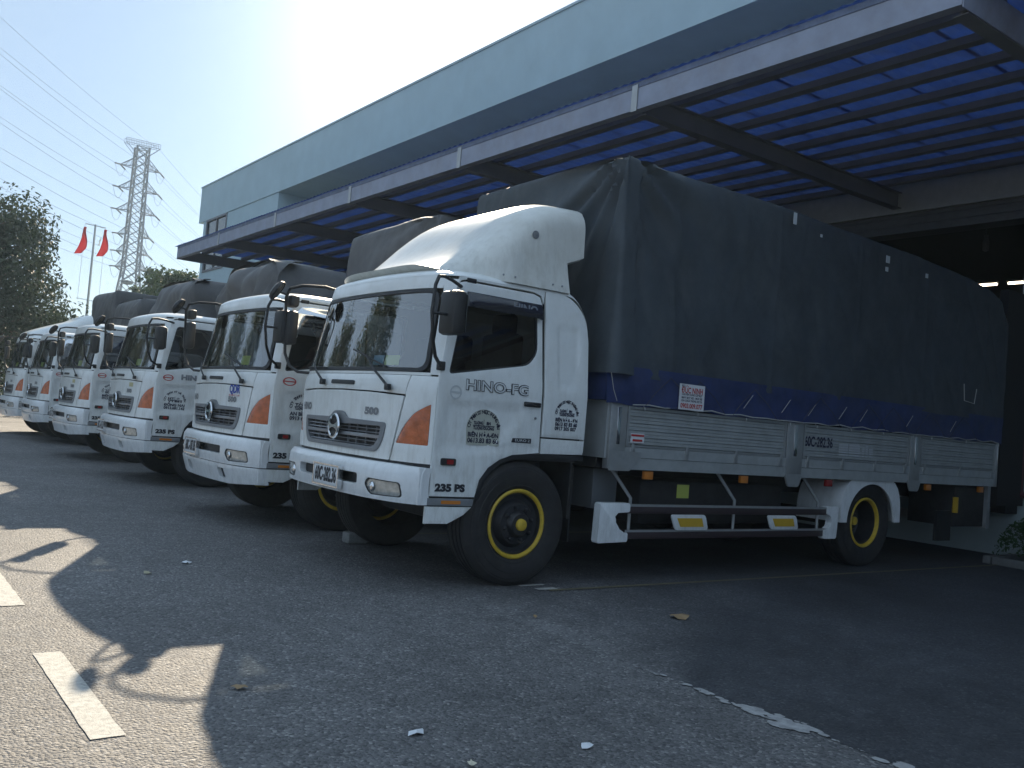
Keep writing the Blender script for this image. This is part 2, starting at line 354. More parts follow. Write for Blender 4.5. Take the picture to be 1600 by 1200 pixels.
# ------------------------------------------------------------ truck body surface
HW = 1.2
def yin(z): return .1*max(0., z-1.6)
def rake(z):
    d = z-1.5; return 0. if d < 0 else .19*d*(1 if d > .15 else d/.15)
def Fx(t): t = abs(t); return .2 + .10*t*t + .12*t**8
def front(y, z, o=0.):
    """y 0..2.4 nominal, squeezed with height"""
    t = (y-HW)/HW; k = (HW-yin(z))/HW
    n = Vector((-1, (.2*t+.96*t*abs(t)**6*.8)/HW*1.0, .16 if z > 1.5 else 0)).normalized()
    p = Vector((Fx(t)+rake(z), HW+(y-HW)*k, z)); return p - n*o
def sdpoly(px, pz, poly):
    d = 1e9; s = 1; n = len(poly)
    for i in range(n):
        ax, az = poly[i-1]; bx, bz = poly[i]; ex, ez = bx-ax, bz-az; wx, wz = px-ax, pz-az
        t = max(0, min(1, (wx*ex+wz*ez)/(ex*ex+ez*ez+1e-12))); dx, dz = wx-ex*t, wz-ez*t; d = min(d, dx*dx+dz*dz)
        if (az > pz) != (bz > pz) and px < (bx-ax)*(pz-az)/(bz-az)+ax: s = -s
    return s*math.sqrt(d)
EMB = rounded([(.50, 1.445), (1.28, 1.475), (1.16, 1.27), (.98, 1.13), (.86, 1.105), (.50, 1.105)], [.03, .04, .15, .15, .08, .03])
EMB2 = rounded([(1.60, 2.20), (1.84, 2.17), (1.84, 1.66), (1.62, 1.66)], .06)
def sm(x): x = max(0., min(1., x)); return x*x*(3-2*x)
def sdepth(x, z):
    d = 0.
    if z < 1.6 and .42 < x < 1.4: d += .016*sm(.5-sdpoly(x, z, EMB)/.035)
    if x > 1.5: d += .012*sm(.5-sdpoly(x, z, EMB2)/.03)
    # soft swage line running to the rear above the wheel
    d += .010*math.exp(-((z-(1.085+.05*sm((x-.6)/.6)))/.02)**2)*sm((x-.42)/.05)*(1 if x < 1.46 else 0)
    d -= .018*sm((1.02-z)/.35)*sm((x-.42)/.3)
    return d
def side(far=False):
    def f(x, z, o=0.):
        y = yin(z) + sdepth(x, z) + o
        return Vector((x, 2.4-y if far else y, z))
    return f
NEAR, FAR = side(), side(True)
DOOR = [(.425, .725), (.425, 1.60), (.445, 1.72), (.565, 2.36), (.60, 2.405), (.66, 2.42), (1.33, 2.42), (1.40, 2.40), (1.425, 2.34), (1.455, 1.10), (1.18, 1.072), (1.06, 1.03), (.95, .96), (.87, .86), (.83, .725)]
WIN = rounded([(.515, 1.67), (1.30, 1.815), (1.385, 1.93), (1.375, 2.315), (.655, 2.325)], [.04, .07, .05, .05, .05])
ARCH = [(.83, .725)]
def shell(root, tall=False):
    """all parts of a cab that the trucks share, in truck coordinates"""
    def P(name, poly, surf, m=WHITE, holes=(), step=.05, thick=.022, parent=root, **k):
        return link(name, finish(panel(poly, surf, holes, step, thick), name, 35), m, parent, **k)
    for sf, far in ((NEAR, False), (FAR, True)):
        d = P('door', DOOR, sf, holes=[WIN], step=.04)
        # window seal ring and glass
        seal = [(a + (a-.95)*.02, b + (b-2.0)*.03) for a, b in WIN]; ins = [(a - (a-.95)*.03, b - (b-2.0)*.05) for a, b in WIN]
        P('window_seal', seal, lambda x, z, o=0, sf=sf: sf(x, z, o+.006), BLACKP, holes=[ins], step=.1, thick=.02, parent=d)
        P('window_glass', WIN, lambda x, z, o=0, sf=sf: sf(x, z, o+.018), DGLASS, step=.15, thick=0, parent=d)
        yh = -.022 if not far else 2.422; ys = .0 if not far else 2.4
        h = MB().box((1.255, ys, 1.475), (1.425, yh, 1.515), .008).put('door_handle', BLACKP, d)
        pan = rounded([(1.27, 1.53), (1.41, 1.53), (1.42, 1.46), (1.26, 1.46)], .02)
        P('handle_recess', pan, lambda x, z, o=0, sf=sf: sf(x, z, o-.004), WHITE, step=.1, thick=.006, parent=d)
        MB().lathe([(.011, 0), (.011, .006), (.0, .008)], (1.385, -.008 if not far else 2.400, 1.385), 12).put('door_lock', GREYM, d)
        P('roof_rail', [(.575, 2.38), (.61, 2.425), (.665, 2.437), (1.335, 2.437), (1.415, 2.415), (1.44, 2.35), (1.452, 2.46), (.60, 2.46)], sf, step=.08, thick=.02)
        P('rear_side_panel', rounded([(1.472, 1.235), (1.94, 1.235), (1.945, 2.10), (1.90, 2.32), (1.72, 2.46), (1.462, 2.46)], [0, 0, .05, .1, .1, 0]), sf, step=.04)
        P('lower_rear_panel', [(1.472, 1.095), (1.93, 1.105), (1.94, 1.222), (1.472, 1.222)], sf, step=.08)
        P('inner_lining', [(.44, 1.0), (.44, 1.62), (.60, 2.40), (1.7, 2.42), (1.88, 2.2), (1.92, 1.15), (1.2, 1.12)], lambda x, z, o=0, sf=sf: sf(x, z, o+.04) , BLACKM, holes=[[(a + (a-.95)*.03, b + (b-2.0)*.04) for a, b in WIN]], step=.2, thick=0)
        P('step_strip', [(.41, .655), (.41, .71), (.825, .71), (.815, .655)], lambda x, z, o=0, sf=sf: sf(x, z, o-.004), GREYP, step=.1)
        P('strip_gap', [(.41, .60), (.41, .73), (.80, .73), (.80, .60)], lambda x, z, o=0, sf=sf: sf(x, z, o+.022), BLACKP, step=.2, thick=.01)
        P('step_marker_lamp', rounded([(.53, .668), (.53, .695), (.70, .695), (.70, .668)], .006), lambda x, z, o=0, sf=sf: sf(x, z, o-.010), ORANGED, step=0, thick=.01)
        P('lower_corner_panel', [(.40, .515), (.40, .645), (.81, .645), (.74, .585), (.60, .515)], sf, step=.06)
        P('side_marker_lamp', rounded([(.50, .965), (.50, 1.02), (.635, 1.02), (.635, .965)], .015), lambda x, z, o=0, sf=sf: sf(x, z, o-.016), BLACKP, step=0, thick=.02)
        P('side_marker_lens', rounded([(.55, .975), (.55, 1.01), (.61, 1.01), (.61, .975)], .008), lambda x, z, o=0, sf=sf: sf(x, z, o-.020), REDL, step=0, thick=.008)
        P('arch_lip', [(.835, .70), (.87, .86), (.95, .96), (1.06, 1.03), (1.18, 1.072), (1.46, 1.09), (1.95, 1.09), (1.95, 1.05), (1.46, 1.055), (1.2, 1.04), (1.085, 1.0), (.985, .93), (.91, .83), (.875, .70)], lambda x, z, o=0, sf=sf: sf(x, z, o+.006), BLACKP, step=.1, thick=.10)
        # corner panel with the amber lamp (front surface, mirrored for the far side)
        fs = (lambda y, z, o=0: front(y, z, o)) if not far else (lambda y, z, o=0: front(2.4-y, z, o))
        lamp = rounded([(.03, 1.105), (.315, 1.105), (.245, 1.235), (.155, 1.345), (.03, 1.425)], [.01, .01, .06, .05, .01])
        P('corner_panel', [(.004, .965), (.355, .965), (.245, 1.47), (.225, 1.64), (.004, 1.64)], fs, holes=[lamp], step=.03)
        lo = P('turn_lamp', [(a+(a-.15)*-.03, b) for a, b in lamp], lambda y, z, o=0, fs=fs: fs(y, z, o+.004), ORANGE, step=.03, thick=.01)
        P('lamp_surround', [(.0, 1.09), (.34, 1.09), (.25, 1.26), (.15, 1.37), (.0, 1.45)], lambda y, z, o=0, fs=fs: fs(y, z, o+.02), BLACKP, step=.06, thick=0)
        P('windscreen_pillar', [(.004, 1.655), (.075, 1.655), (.085, 1.8), (.105, 2.36), (.13, 2.43), (.004, 2.43)], fs, step=.04, thick=.02)
    # front face
    gr = rounded([(.44, 1.255), (1.03, 1.262), (1.11, 1.318), (1.29, 1.318), (1.37, 1.262), (1.96, 1.255), (1.93, 1.11), (1.86, 1.015), (.54, 1.015), (.47, 1.11)], [.04, .03, .05, .05, .03, .04, .05, .06, .06, .05])
    P('front_panel', rounded([(.375, .965), (.262, 1.475), (.7, 1.492), (1.2, 1.497), (1.7, 1.492), (2.138, 1.475), (2.025, .965)], [.02, .02, 0, 0, 0, .02, .02]), front, holes=[gr], step=.04)
    P('scuttle_panel', [(.25, 1.488), (.7, 1.505), (1.2, 1.51), (1.7, 1.505), (2.15, 1.488), (2.165, 1.64), (.235, 1.64)], front, step=.05)
    P('inner_front_lining', [(.06, .9), (2.34, .9), (2.36, 1.64), (.04, 1.64)], lambda y, z, o=0: front(y, z, o+.05), BLACKM, step=.2, thick=0)
    g = P('grille', gr, lambda y, z, o=0: front(y, z, o-.012), GREYP, holes=[[(1.2+(a-1.2)*.925, 1.14+(b-1.14)*.72) if not .95 < a < 1.45 else (1.2+(a-1.2)*.8, 1.215 if b > 1.2 else 1.14+(b-1.14)*.72) for a, b in gr]], step=.06, thick=.06)
    P('grille_backing', [(.45, 1.02), (1.95, 1.02), (1.95, 1.30), (.45, 1.30)], lambda y, z, o=0: front(y, z, o+.045), BLACKP, step=.15, thick=0, parent=g)
    def bar(z, w, y0, y1, o, m, nm):
        P(nm, [(y0, z-w), (y1, z-w), (y1, z+w), (y0, z+w)], lambda y, zz, oo=0: front(y, zz, oo+o), m, step=.08, thick=.03, parent=g)
    bar(1.135, .014, .50, 1.90, -.012, GREYM, 'grille_bar')
    for z in (1.195, 1.165, 1.095, 1.06): bar(z, .004, .49, 1.91, .006, GREYM, 'grille_slat')
    for i in range(9):
        y = .6+i*.15
        if abs(y-1.2) > .1: P('grille_post', [(y-.004, 1.045), (y+.004, 1.045), (y+.004, 1.215), (y-.004, 1.215)], lambda yy, zz, o=0: front(yy, zz, o+.016), GREYP, step=0, thick=.02, parent=g)
    # round chrome badge
    bd = MB(); cx, cy, cz = .158, 1.2, 1.185
    for k in range(32):
        a0, a1 = 2*math.pi*k/32, 2*math.pi*(k+1)/32
        for (r0, x0), (r1, x1) in (((.104, .0), (.098, -.014)), ((.098, -.014), (.086, -.014)), ((.086, -.014), (.080, 0.))):
            bd.quad(*[(cx+xx, cy+r*math.cos(a), cz+r*math.sin(a)*1.06) for r, xx, a in ((r0, x0, a0), (r0, x0, a1), (r1, x1, a1), (r1, x1, a0))])
    for sgn in (1, -1):
        for k in range(8):                                       # the two curved wings that meet in the bar
            t0, t1 = k/8, (k+1)/8
            def w(t): return (.082*(1-t)**1.0, .012+.060*(1-t)**0*0 + .058*(1-math.sqrt(max(0, 1-(1-t)**2))))
            a, b = w(t0), w(t1)
            bd.quad((cx-.012, cy+sgn*a[0], cz-a[1]), (cx-.012, cy+sgn*b[0], cz-b[1]), (cx-.012, cy+sgn*b[0], cz+b[1]), (cx-.012, cy+sgn*a[0], cz+a[1]))
    bmesh.ops.remove_doubles(bd.bm, verts=bd.bm.verts, dist=1e-4)
    bd.put('badge', CHROME, root)
    MB().lathe([(.104, 0), (.10, .006), (0, .006)], (cx+.006, cy, cz), 32, 0).put('badge_backing', BLACKP, root)
    P('scuttle_vent', rounded([(.98, 1.545), (.98, 1.58), (1.42, 1.585), (1.42, 1.55)], .015), lambda y, z, o=0: front(y, z, o-.012), BLACKP, step=.1, thick=.02)
    # windscreen, gasket, glass
    ws = rounded([(.095, 1.67), (2.305, 1.67), (2.275, 2.345), (.125, 2.345)], [.09, .09, .10, .10], 6)
    wi = rounded([(.125, 1.70), (2.275, 1.70), (2.245, 2.315), (.155, 2.315)], [.08, .08, .09, .09], 6)
    P('windscreen_gasket', ws, lambda y, z, o=0: front(y, z, o-.004), BLACKP, holes=[wi], step=.08, thick=.03)
    P('windscreen', wi, lambda y, z, o=0: front(y, z, o+.006), WGLASS, step=.06, thick=0)
    P('scuttle_rim', [(.07, 1.645), (2.33, 1.645), (2.33, 1.668), (.07, 1.668)], lambda y, z, o=0: front(y, z, o+.004), WHITE, step=.08)
    P('roof_brow', [(.11, 2.352), (2.29, 2.352), (2.28, 2.462), (.12, 2.462)], front, step=.05, thick=.02)
    # roof with back wall
    bm = bmesh.new(); NB, NA = 28, 34; g2 = []
    for i in range(NA+1):
        row = []
        for j in range(NB+1):
            b = -math.cos(math.pi*j/NB); k = (HW-yin(2.45)); y = HW+k*b
            crown = (1-abs(b)**5)**.5 if abs(b) < 1 else 0.
            H = .10
            if i <= 22:
                a = 1-math.cos(math.pi/2*i/22); x0 = Fx(b)+rake(2.45); x = x0+(1.70-x0)*a
                e = min(1, (x-x0)/.42); f = math.sqrt(max(0, 1-(1-e)**2.4)); z = 2.455+H*crown*f
            elif i <= 30:
                th = (i-22)/8*math.pi/2; x = 1.70+.235*math.sin(th); z = 2.12+(.335+H*crown)*math.cos(th)
            else: x = 1.935; z = 2.12-(i-30)/4*1.0
            row.append(bm.verts.new((x, HW+(HW-yin(min(z, 2.45)))*b, z)))
        g2.append(row)
    for i in range(NA):
        for j in range(NB): bm.faces.new((g2[i][j], g2[i+1][j], g2[i+1][j+1], g2[i][j+1]))
    bmesh.ops.recalc_face_normals(bm, faces=bm.faces[:])
    link('roof', finish(bm, 'roof', 50), WHITE, root)
    MB().box((.66, .078, 2.415), (.75, .11, 2.452), .006).put('roof_marker_lamp', BLACKP, root)
    # interior
    MB().box((.5, .12, 1.12), (1.86, 2.28, 1.2), 0).put('cab_floor', BLACKM, root)
    MB().box((.42, .12, 1.42), (.72, 2.28, 1.64), .05).put('dashboard', DASH, root)
    MB().box((1.0, .45, 1.2), (1.5, .95, 1.55), .06).box((1.42, .45, 1.5), (1.56, .95, 2.12), .05).box((1.45, .55, 2.1), (1.55, .85, 2.3), .04).put('driver_seat', SEATM, root)
    MB().box((1.0, 1.25, 1.2), (1.5, 2.15, 1.55), .06).box((1.42, 1.25, 1.5), (1.56, 2.15, 2.12), .05).put('passenger_seat', SEATM, root)
    sw = MB(); c = Vector((.86, .70, 1.74)); ax = Vector((.5, 0, -.86)); u = Vector((0, 1, 0)); v = ax.cross(u).normalized()
    sw.tube([c + u*math.cos(a)*.22 + v*math.sin(a)*.22 for a in [2*math.pi*k/24 for k in range(25)]], .014, 6, False)
    sw.tube([c-u*.22, c+u*.22], .014, 6).tube([c, (.66, .70, 1.45)], .03, 8); sw.put('steering_wheel', BLACKP, root)
    # wipers
    for piv, tip, b0, b1 in (((.42, 1.535), (.86, 1.79), (.55, 1.70), (1.15, 1.85)), ((1.55, 1.56), (1.95, 1.74), (1.62, 1.69), (2.22, 1.70))):
        w = MB(); A = front(*piv, -.035); T = front(*tip, -.03)
        w.tube([A, A.lerp(T, .5)+Vector((-.02, 0, 0)), T], .012, 6, r2=.007); w.box(A-Vector((.02, .03, .03)), A+Vector((.02, .03, .02)), .008)
        w.tube([front(b0[0]+(b1[0]-b0[0])*k/5, b0[1]+(b1[1]-b0[1])*k/5, -.012) for k in range(6)], .008, 5)
        w.put('wiper', BLACKP, root)
    # driver mirror (near side) on its looped stay
    st = MB(); st.tube([(.60, .07, 2.37), (.45, -.04, 2.385), (.30, -.16, 2.385), (.22, -.215, 2.37), (.18, -.24, 2.30), (.165, -.245, 2.1), (.20, -.23, 1.9), (.27, -.17, 1.78), (.43, .0, 1.72)], .014, 8)
    st.box((.40, -.025, 1.69), (.46, .02, 1.76), .008); st.tube([(.165, -.245, 2.09), (.30, -.27, 2.09)], .012, 6); st.put('mirror_stay', BLACKP, root)
    MB().box((.28, -.36, 1.945), (.40, -.14, 2.275), .035).put('driver_mirror', BLACKP, root)
    MB().box((.404, -.34, 1.97), (.408, -.16, 2.25), 0).put('mirror_glass', MIRG, root)
    # passenger mirrors (far side): big loop frame with a main mirror, a small mirror and a round kerb mirror
    st = MB(); st.tube([(.70, 2.30, 2.47), (.52, 2.42, 2.52), (.35, 2.58, 2.52), (.27, 2.70, 2.49), (.25, 2.74, 2.40), (.27, 2.75, 2.1), (.29, 2.74, 1.84), (.32, 2.68, 1.72), (.36, 2.55, 1.66), (.43, 2.38, 1.655)], .015, 8)
    st.tube([(.27, 2.74, 2.42), (.18, 2.74, 2.44)], .011, 6); st.box((.66, 2.26, 2.43), (.78, 2.36, 2.49), .01); st.put('mirror_frame', BLACKP, root)
    MB().box((.27, 2.66, 1.93), (.38, 2.86, 2.27), .035).put('passenger_mirror', BLACKP, root)
    MB().box((.28, 2.68, 2.31), (.38, 2.85, 2.43), .03).put('wide_angle_mirror', BLACKP, root)
    rm = MB().lathe([(0, -.055), (.06, -.05), (.10, -.03), (.112, 0), (.106, .012), (.10, .012), (.098, .004), (0, .016)], (0, 0, 0), 28, 0)
    bmesh.ops.rotate(rm.bm, verts=rm.bm.verts, cent=(0, 0, 0), matrix=Matrix.Rotation(rad(38), 3, 'Y') @ Matrix.Rotation(rad(-25), 3, 'Z'))
    bmesh.ops.translate(rm.bm, verts=rm.bm.verts, vec=(.16, 2.745, 2.45)); rm.put('kerb_mirror', BLACKP, root)
    # bumper
    def bump_s(y, z, o=0.):
        t = (y-HW)/HW; c = .035*(1-((z-.81)/.15)**2); x = Fx(t)-.075+.02*abs(t)**8 - max(0, c)*.6 - (.0 if z < .9 else -(z-.9)*.5)
        return Vector((x+o, HW+(y-HW)*(1.0), z))
    hl = [rounded([(.115, .695), (.135, .81), (.49, .815), (.535, .765), (.47, .685)], [.04, .03, .03, .03, .04])]
    hlm = [[(2.4-a, b) for a, b in hl[0]]]
    slot = [rounded([(.64, .748), (.64, .835), (1.76, .835), (1.76, .748)], .03)]
    P('bumper', rounded([(.0, .655), (.0, .935), (.25, .945), (2.15, .945), (2.4, .935), (2.4, .655), (1.9, .652), (.5, .652)], 0), bump_s, WHITE2, holes=[hl[0], hlm[0], slot[0]], step=.03, thick=.07)
    P('bumper_slot', [(.6, .73), (.6, .85), (1.8, .85), (1.8, .73)], lambda y, z, o=0: bump_s(y, z, o+.06), BLACKP, step=.1, thick=0)
    for h in (hl[0], hlm[0]):
        hd = P('headlight', h, lambda y, z, o=0: bump_s(y, z, o+.012), LENS, step=.04, thick=.01)
        P('headlight_rim', [(a*1.0, b) for a, b in h], lambda y, z, o=0: bump_s(y, z, o+.002), BLACKP, holes=[[(sum(q[0] for q in h)/len(h)+(a-sum(q[0] for q in h)/len(h))*.93, .75+(b-.75)*.88) for a, b in h]], step=.06, thick=.012, parent=hd)
        cyy = sum(q[0] for q in h)/len(h)
        pc = bump_s(cyy+(.09 if cyy < 1.2 else -.09), .75, .004)
        MB().lathe([(0, -.012), (.032, -.006), (.04, .004)], pc, 20, 0).put('headlight_bulb_bowl', CHROME, hd)
    P('bumper_end', [(.33, .655), (.33, .935), (.40, .93), (.395, .655)], lambda x, z, o=0: Vector((x, .004+o, z)), WHITE2, step=.05)
    P('front_gap_trim', [(.004, .90), (2.396, .90), (2.396, .985), (.004, .985)], lambda y, z, o=0: front(y, z, o+.02), BLACKP, step=.08, thick=.05)
    # number plate holder lives on each truck; chassis below
    ch = MB()
    for y in (.78, 1.62): ch.box((.55, y-.04, .78), (9.0, y+.04, .98))
    for x in (.8, 2.3, 3.6, 5.0, 6.0, 7.2, 8.6): ch.box((x, .8, .82), (x+.1, 1.6, .94))
    ch.put('chassis_frame', BLACKM, root)
    MB().box((.60, .35, .62), (1.0, 2.05, .88), .03).box((.9, .75, .45), (1.9, 1.65, .9), .06).box((1.2, .12, .40), (1.4, 2.28, .56), .03).tube([(1.9, 1.2, .6), (6.3, 1.2, .52)], .06, 10).put('engine_and_axle', BLACKM, root)
    MB().box((1.0, .07, 1.13), (1.9, .12, 1.22)).box((.87, .02, 1.035), (1.86, .5, 1.06)).box((1.84, .04, .55), (1.86, .46, 1.06)).put('wheel_arch_liner', BLACKM, root)
    MB().box((1.90, .08, .35), (1.915, .42, 1.0)).put('mud_flap', BLACKP, root)

def wheel(root, x, y, rear=False, flip=False):
    """y = plane of the outer sidewall"""
    e = bpy.data.objects.new('wheel', None); COL.objects.link(e); e.parent = root; e.location = (x, y, .51)
    if flip: e.rotation_euler = (0, 0, math.pi)
    R = .51
    prof = [(.285, .02), (.30, .0), (.318, -.008), (.322, -.004), (.36, -.018), (.40, -.021), (.403, -.017), (.43, -.020), (.452, -.016), (.456, -.010), (.47, -.008), (.492, .012), (R, .03)]
    for k in range(4):
        t = .03+.055*(k+.5); prof += [(R, t+.012), (R-.016, t+.016), (R-.016, t+.028), (R, t+.032)]
    prof += [(R, .26), (.49, .282), (.43, .30), (.3, .29)]
    link('tyre', WCACHE.setdefault('tyre', MB().lathe(prof, (0, 0, 0), 64, cap=False).mesh('tyre', 30)), RUBBER, e)
    if not rear:
        rim = [(.283, .022), (.288, .004), (.275, -.004), (.262, .0), (.252, .016)]
        disc = [(.252, .016), (.238, .05), (.20, .055), (.175, .02), (.165, .0), (.11, -.005), (.10, -.03), (.085, -.05), (.05, -.052), (0, -.052)]
        capo = -.052; nr, ny = .138, -.004
    else:
        rim = [(.283, .022), (.288, .004), (.275, -.004), (.262, .002), (.252, .035)]
        disc = [(.252, .035), (.242, .15), (.238, .24), (.2, .265), (.15, .27), (.12, .25), (.11, .20), (.105, .17), (.09, .155), (0, .15)]
        capo = .15; nr, ny = .165, .262
    link('rim', WCACHE.setdefault(('rim', rear), MB().lathe(rim, (0, 0, 0), 56, cap=False).mesh('rim', 30)), YELLOW, e)
    link('wheel_disc', WCACHE.setdefault(('disc', rear), MB().lathe(disc, (0, 0, 0), 48, cap=False).mesh('disc', 30)), WHEELB, e)
    link('hub_cap', WCACHE.setdefault(('cap', rear), MB().lathe([(.05, capo), (.047, capo-.022), (.03, capo-.03), (0, capo-.03)], (0, 0, 0), 24).mesh('cap', 30)), YELLOW, e)
    for k in range(8):
        a = 2*math.pi*(k+.3)/8
        o = link('wheel_nut', WCACHE.setdefault('nut', MB().lathe([(.017, 0), (.017, -.03), (.012, -.038), (0, -.038)], (0, 0, 0), 6).mesh('nut', 20)), WHEELB, e)
        o.location = (nr*math.cos(a), ny, nr*math.sin(a))
    return e
WCACHE = {}

# ------------------------------------------------------------ cloth-covered loads
def tarp(y0, y1, x0, x1, zb, ztop, seed=0, rnd=.10, bulge=.03, pleat=.03, m=TARP, root=None, hump=.0, nx=90, lean=.0, slump=.0, cr_=.06, L=26, NF=36):
    """ztop(s-coordinate x) -> height of the shoulder; one continuous cloth hung over hoops"""
    path = []                                         # around: front (far->near), near side, rear, far side
    def arc(cx, cy, a0, a1, r, n=5): return [(cx+r*math.cos(a0+(a1-a0)*k/n), cy+r*math.sin(a0+(a1-a0)*k/n)) for k in range(n+1)]
    r = cr_
    path += [(x0, y1-r-(y1-y0-2*r)*k/NF) for k in range(NF)]
    path += arc(x0+r, y0+r, math.pi, 1.5*math.pi, r)
    path += [(x0+r+(x1-x0-2*r)*k/nx, y0) for k in range(1, nx)]
    path += arc(x1-r, y0+r, 1.5*math.pi, 2*math.pi, r)
    path += [(x1, y0+r+(y1-y0-2*r)*k/10) for k in range(1, 10)]
    path += arc(x1-r, y1-r, 0, .5*math.pi, r)
    path += [(x1-r-(x1-x0-2*r)*k/20, y1) for k in range(1, 20)]
    path += arc(x0+r, y1-r, .5*math.pi, math.pi, r, 4)[:-1]
    n = len(path); cy = (y0+y1)/2; bm = bmesh.new(); rows = []
    zb_f = zb if callable(zb) else (lambda x: zb)
    for k in range(L+1):
        row = []
        for i, (x, y) in enumerate(path):
            a, b = path[i-1], path[(i+1) % n]; tx, ty = b[0]-a[0], b[1]-a[1]; q = math.hypot(tx, ty) or 1; nx_, ny_ = ty/q, -tx/q
            zt = ztop(x); zl = zb_f(x); t = k/L
            z = zl+(zt-zl)*t
            # pleats gathered at the front near / far corners, vertical tension folds, broad noise
            isf = x < x0+.2
            dcorner = math.hypot((y-y0) if isf else (x-x0), (zt-z)*.9+.02)
            ang = math.atan2((y-y0) if isf else -(x-x0)*1.0, (zt-z)+.02)
            env = math.exp(-dcorner/1.1)*sm(dcorner/.25)
            d = pleat*env*math.sin(ang*(17 if isf else 13)+2.0*noise.noise(Vector((ang*3, dcorner, seed))))
            d += bulge*1.6*noise.noise(Vector((x*.55+seed, y*.55, z*.5)))
            d += bulge*.35*noise.noise(Vector((x*2.2+seed, y*2.2, z*.7)))*(1-t*.5)
            d += bulge*.22*noise.noise(Vector((x*5+seed*3, y*5, z*1.6)))
            q1 = noise.noise(Vector((x*1.9+y*1.9+z*.9+seed, z*.35-x*.2, seed*2))); d -= bulge*.55*max(0, 1-abs(q1)*9)*.6
            q2 = noise.noise(Vector((x*3.1+y*3.1-z*1.3, z*.8, seed*5))); d += bulge*.35*max(0, 1-abs(q2)*10)*.6
            if not isf and abs(((x-x0) % 1.45)-.72) < .03: d += .006
            d += .028*math.sin(x*2.6+seed)*(1-t)*(0 if isf else 1)*.5
            if slump:
                d += slump*.05*math.sin(((y-y0)*5.2 if isf else x*5)+(z)*3.4+seed+2*noise.noise(Vector((x, y*2, z*2+seed))))*sm(1.2-abs(t-.55)*2)
                d += slump*.16*(noise.noise(Vector((x*1.5+seed, y*1.4, z*2.3))))
                d += slump*.10*math.sin(math.pi*t)
            if k > L-5:                                # shoulder rounding
                u = (k-(L-5))/5; d -= rnd*(1-math.cos(u*math.pi/2)); z = zl+(zt-zl)*((L-5)/L) + (zt-zl)*(5/L)*math.sin(u*math.pi/2)
            if isf: d += lean*(1-t)
            row.append(bm.verts.new((x+nx_*d, y+ny_*d, z)))
        rows.append(row)
    # top: rings shrinking to a ridge line with light sag between hoops
    prev = rows[-1]; ring0 = [v.co.copy() for v in prev]
    for s in (.93, .8, .55, .25, .04):
        row = []
        for i, c in enumerate(ring0):
            y = cy+(c.y-cy)*s; xx = c.x + (min(max(c.x, x0+.5), x1-.5)-c.x)*(1-s)*.5
            z = c.z + hump*(1-s*s) - .02*abs(math.sin(xx*2.1))*(1-s) + .02*noise.noise(Vector((xx*2, y*2, seed)))*(1-s)
            row.append(bm.verts.new((xx, y, z)))
        rows.append(row)
    for A, B in zip(rows, rows[1:]):
        for i in range(n): bm.faces.new((A[i], A[(i+1) % n], B[(i+1) % n], B[i]))
    bmesh.ops.recalc_face_normals(bm, faces=bm.faces[:])
    return link('tarpaulin', finish(bm, 'tarpaulin', 60), m, root)

def lettering(name, lines, m, root, org, surf='near', size=.06, bold=.0, off=-.004):
    """lines: (text, u, v, size, width or None)"""
    bm = bmesh.new()
    for ln in lines:
        tx, u0, v0, sz, wd = ln
        if surf == 'near': fn = lambda a, b: NEAR(org[0]+u0+a, org[1]+v0+b, off)
        elif surf == 'front': fn = lambda a, b: front(org[0]-u0-a, org[1]+v0+b, off)
        else: fn = lambda a, b: (org[0]+u0+a, surf, org[1]+v0+b)
        text_into(bm, tx, fn, sz, bold, wd)
    return link(name, finish(bm, name, 0), m, root)
def arc_text(name, txt, m, root, cx, cz, r, a0, a1, size, surf=None, bold=.004, sq=1.):
    bm = bmesh.new(); n = len(txt)
    for i, chh in enumerate(txt):
        if chh == ' ': continue
        a = rad(a0+(a1-a0)*(i/(n-1))); c, s = math.cos(a-math.pi/2), math.sin(a-math.pi/2)
        ox, oz = cx+r*math.cos(a), cz+r*math.sin(a)*sq
        text_into(bm, chh, lambda u, v: NEAR(ox+u*c-v*s, oz+u*s+v*c, -.005), size, bold)
    return link(name, finish(bm, name, 0), m, root)

def num_plate(root, txt, y=1.32, z=.775, w=.40, h=.20, holder=True):
    yc = y; x = Fx((yc-HW)/HW)-.075-.045
    p = MB().box((x-.008, yc-w/2, z-h/2+.02), (x+.002, yc+w/2, z+h/2-.02), .003).put('number_plate', PLATE, root)
    bm = bmesh.new(); text_into(bm, txt, lambda a, b: (x-.011, yc-a, z+b*1.5), .105, .004, w*.88)
    link('plate_lettering', finish(bm, 'plate_lettering', 0), INKB, p)
    f = MB()
    for a, b in (((yc-w/2-.012, z-h/2+.008), (yc+w/2+.012, z-h/2+.02)), ((yc-w/2-.012, z+h/2-.02), (yc+w/2+.012, z+h/2-.008)), ((yc-w/2-.012, z-h/2+.02), (yc-w/2, z+h/2-.02)), ((yc+w/2, z-h/2+.02), (yc+w/2+.012, z+h/2-.02))):
        f.box((x-.014, a[0], a[1]), (x+.03, b[0], b[1]))
    f.put('plate_frame', CHROME, p)
    return p
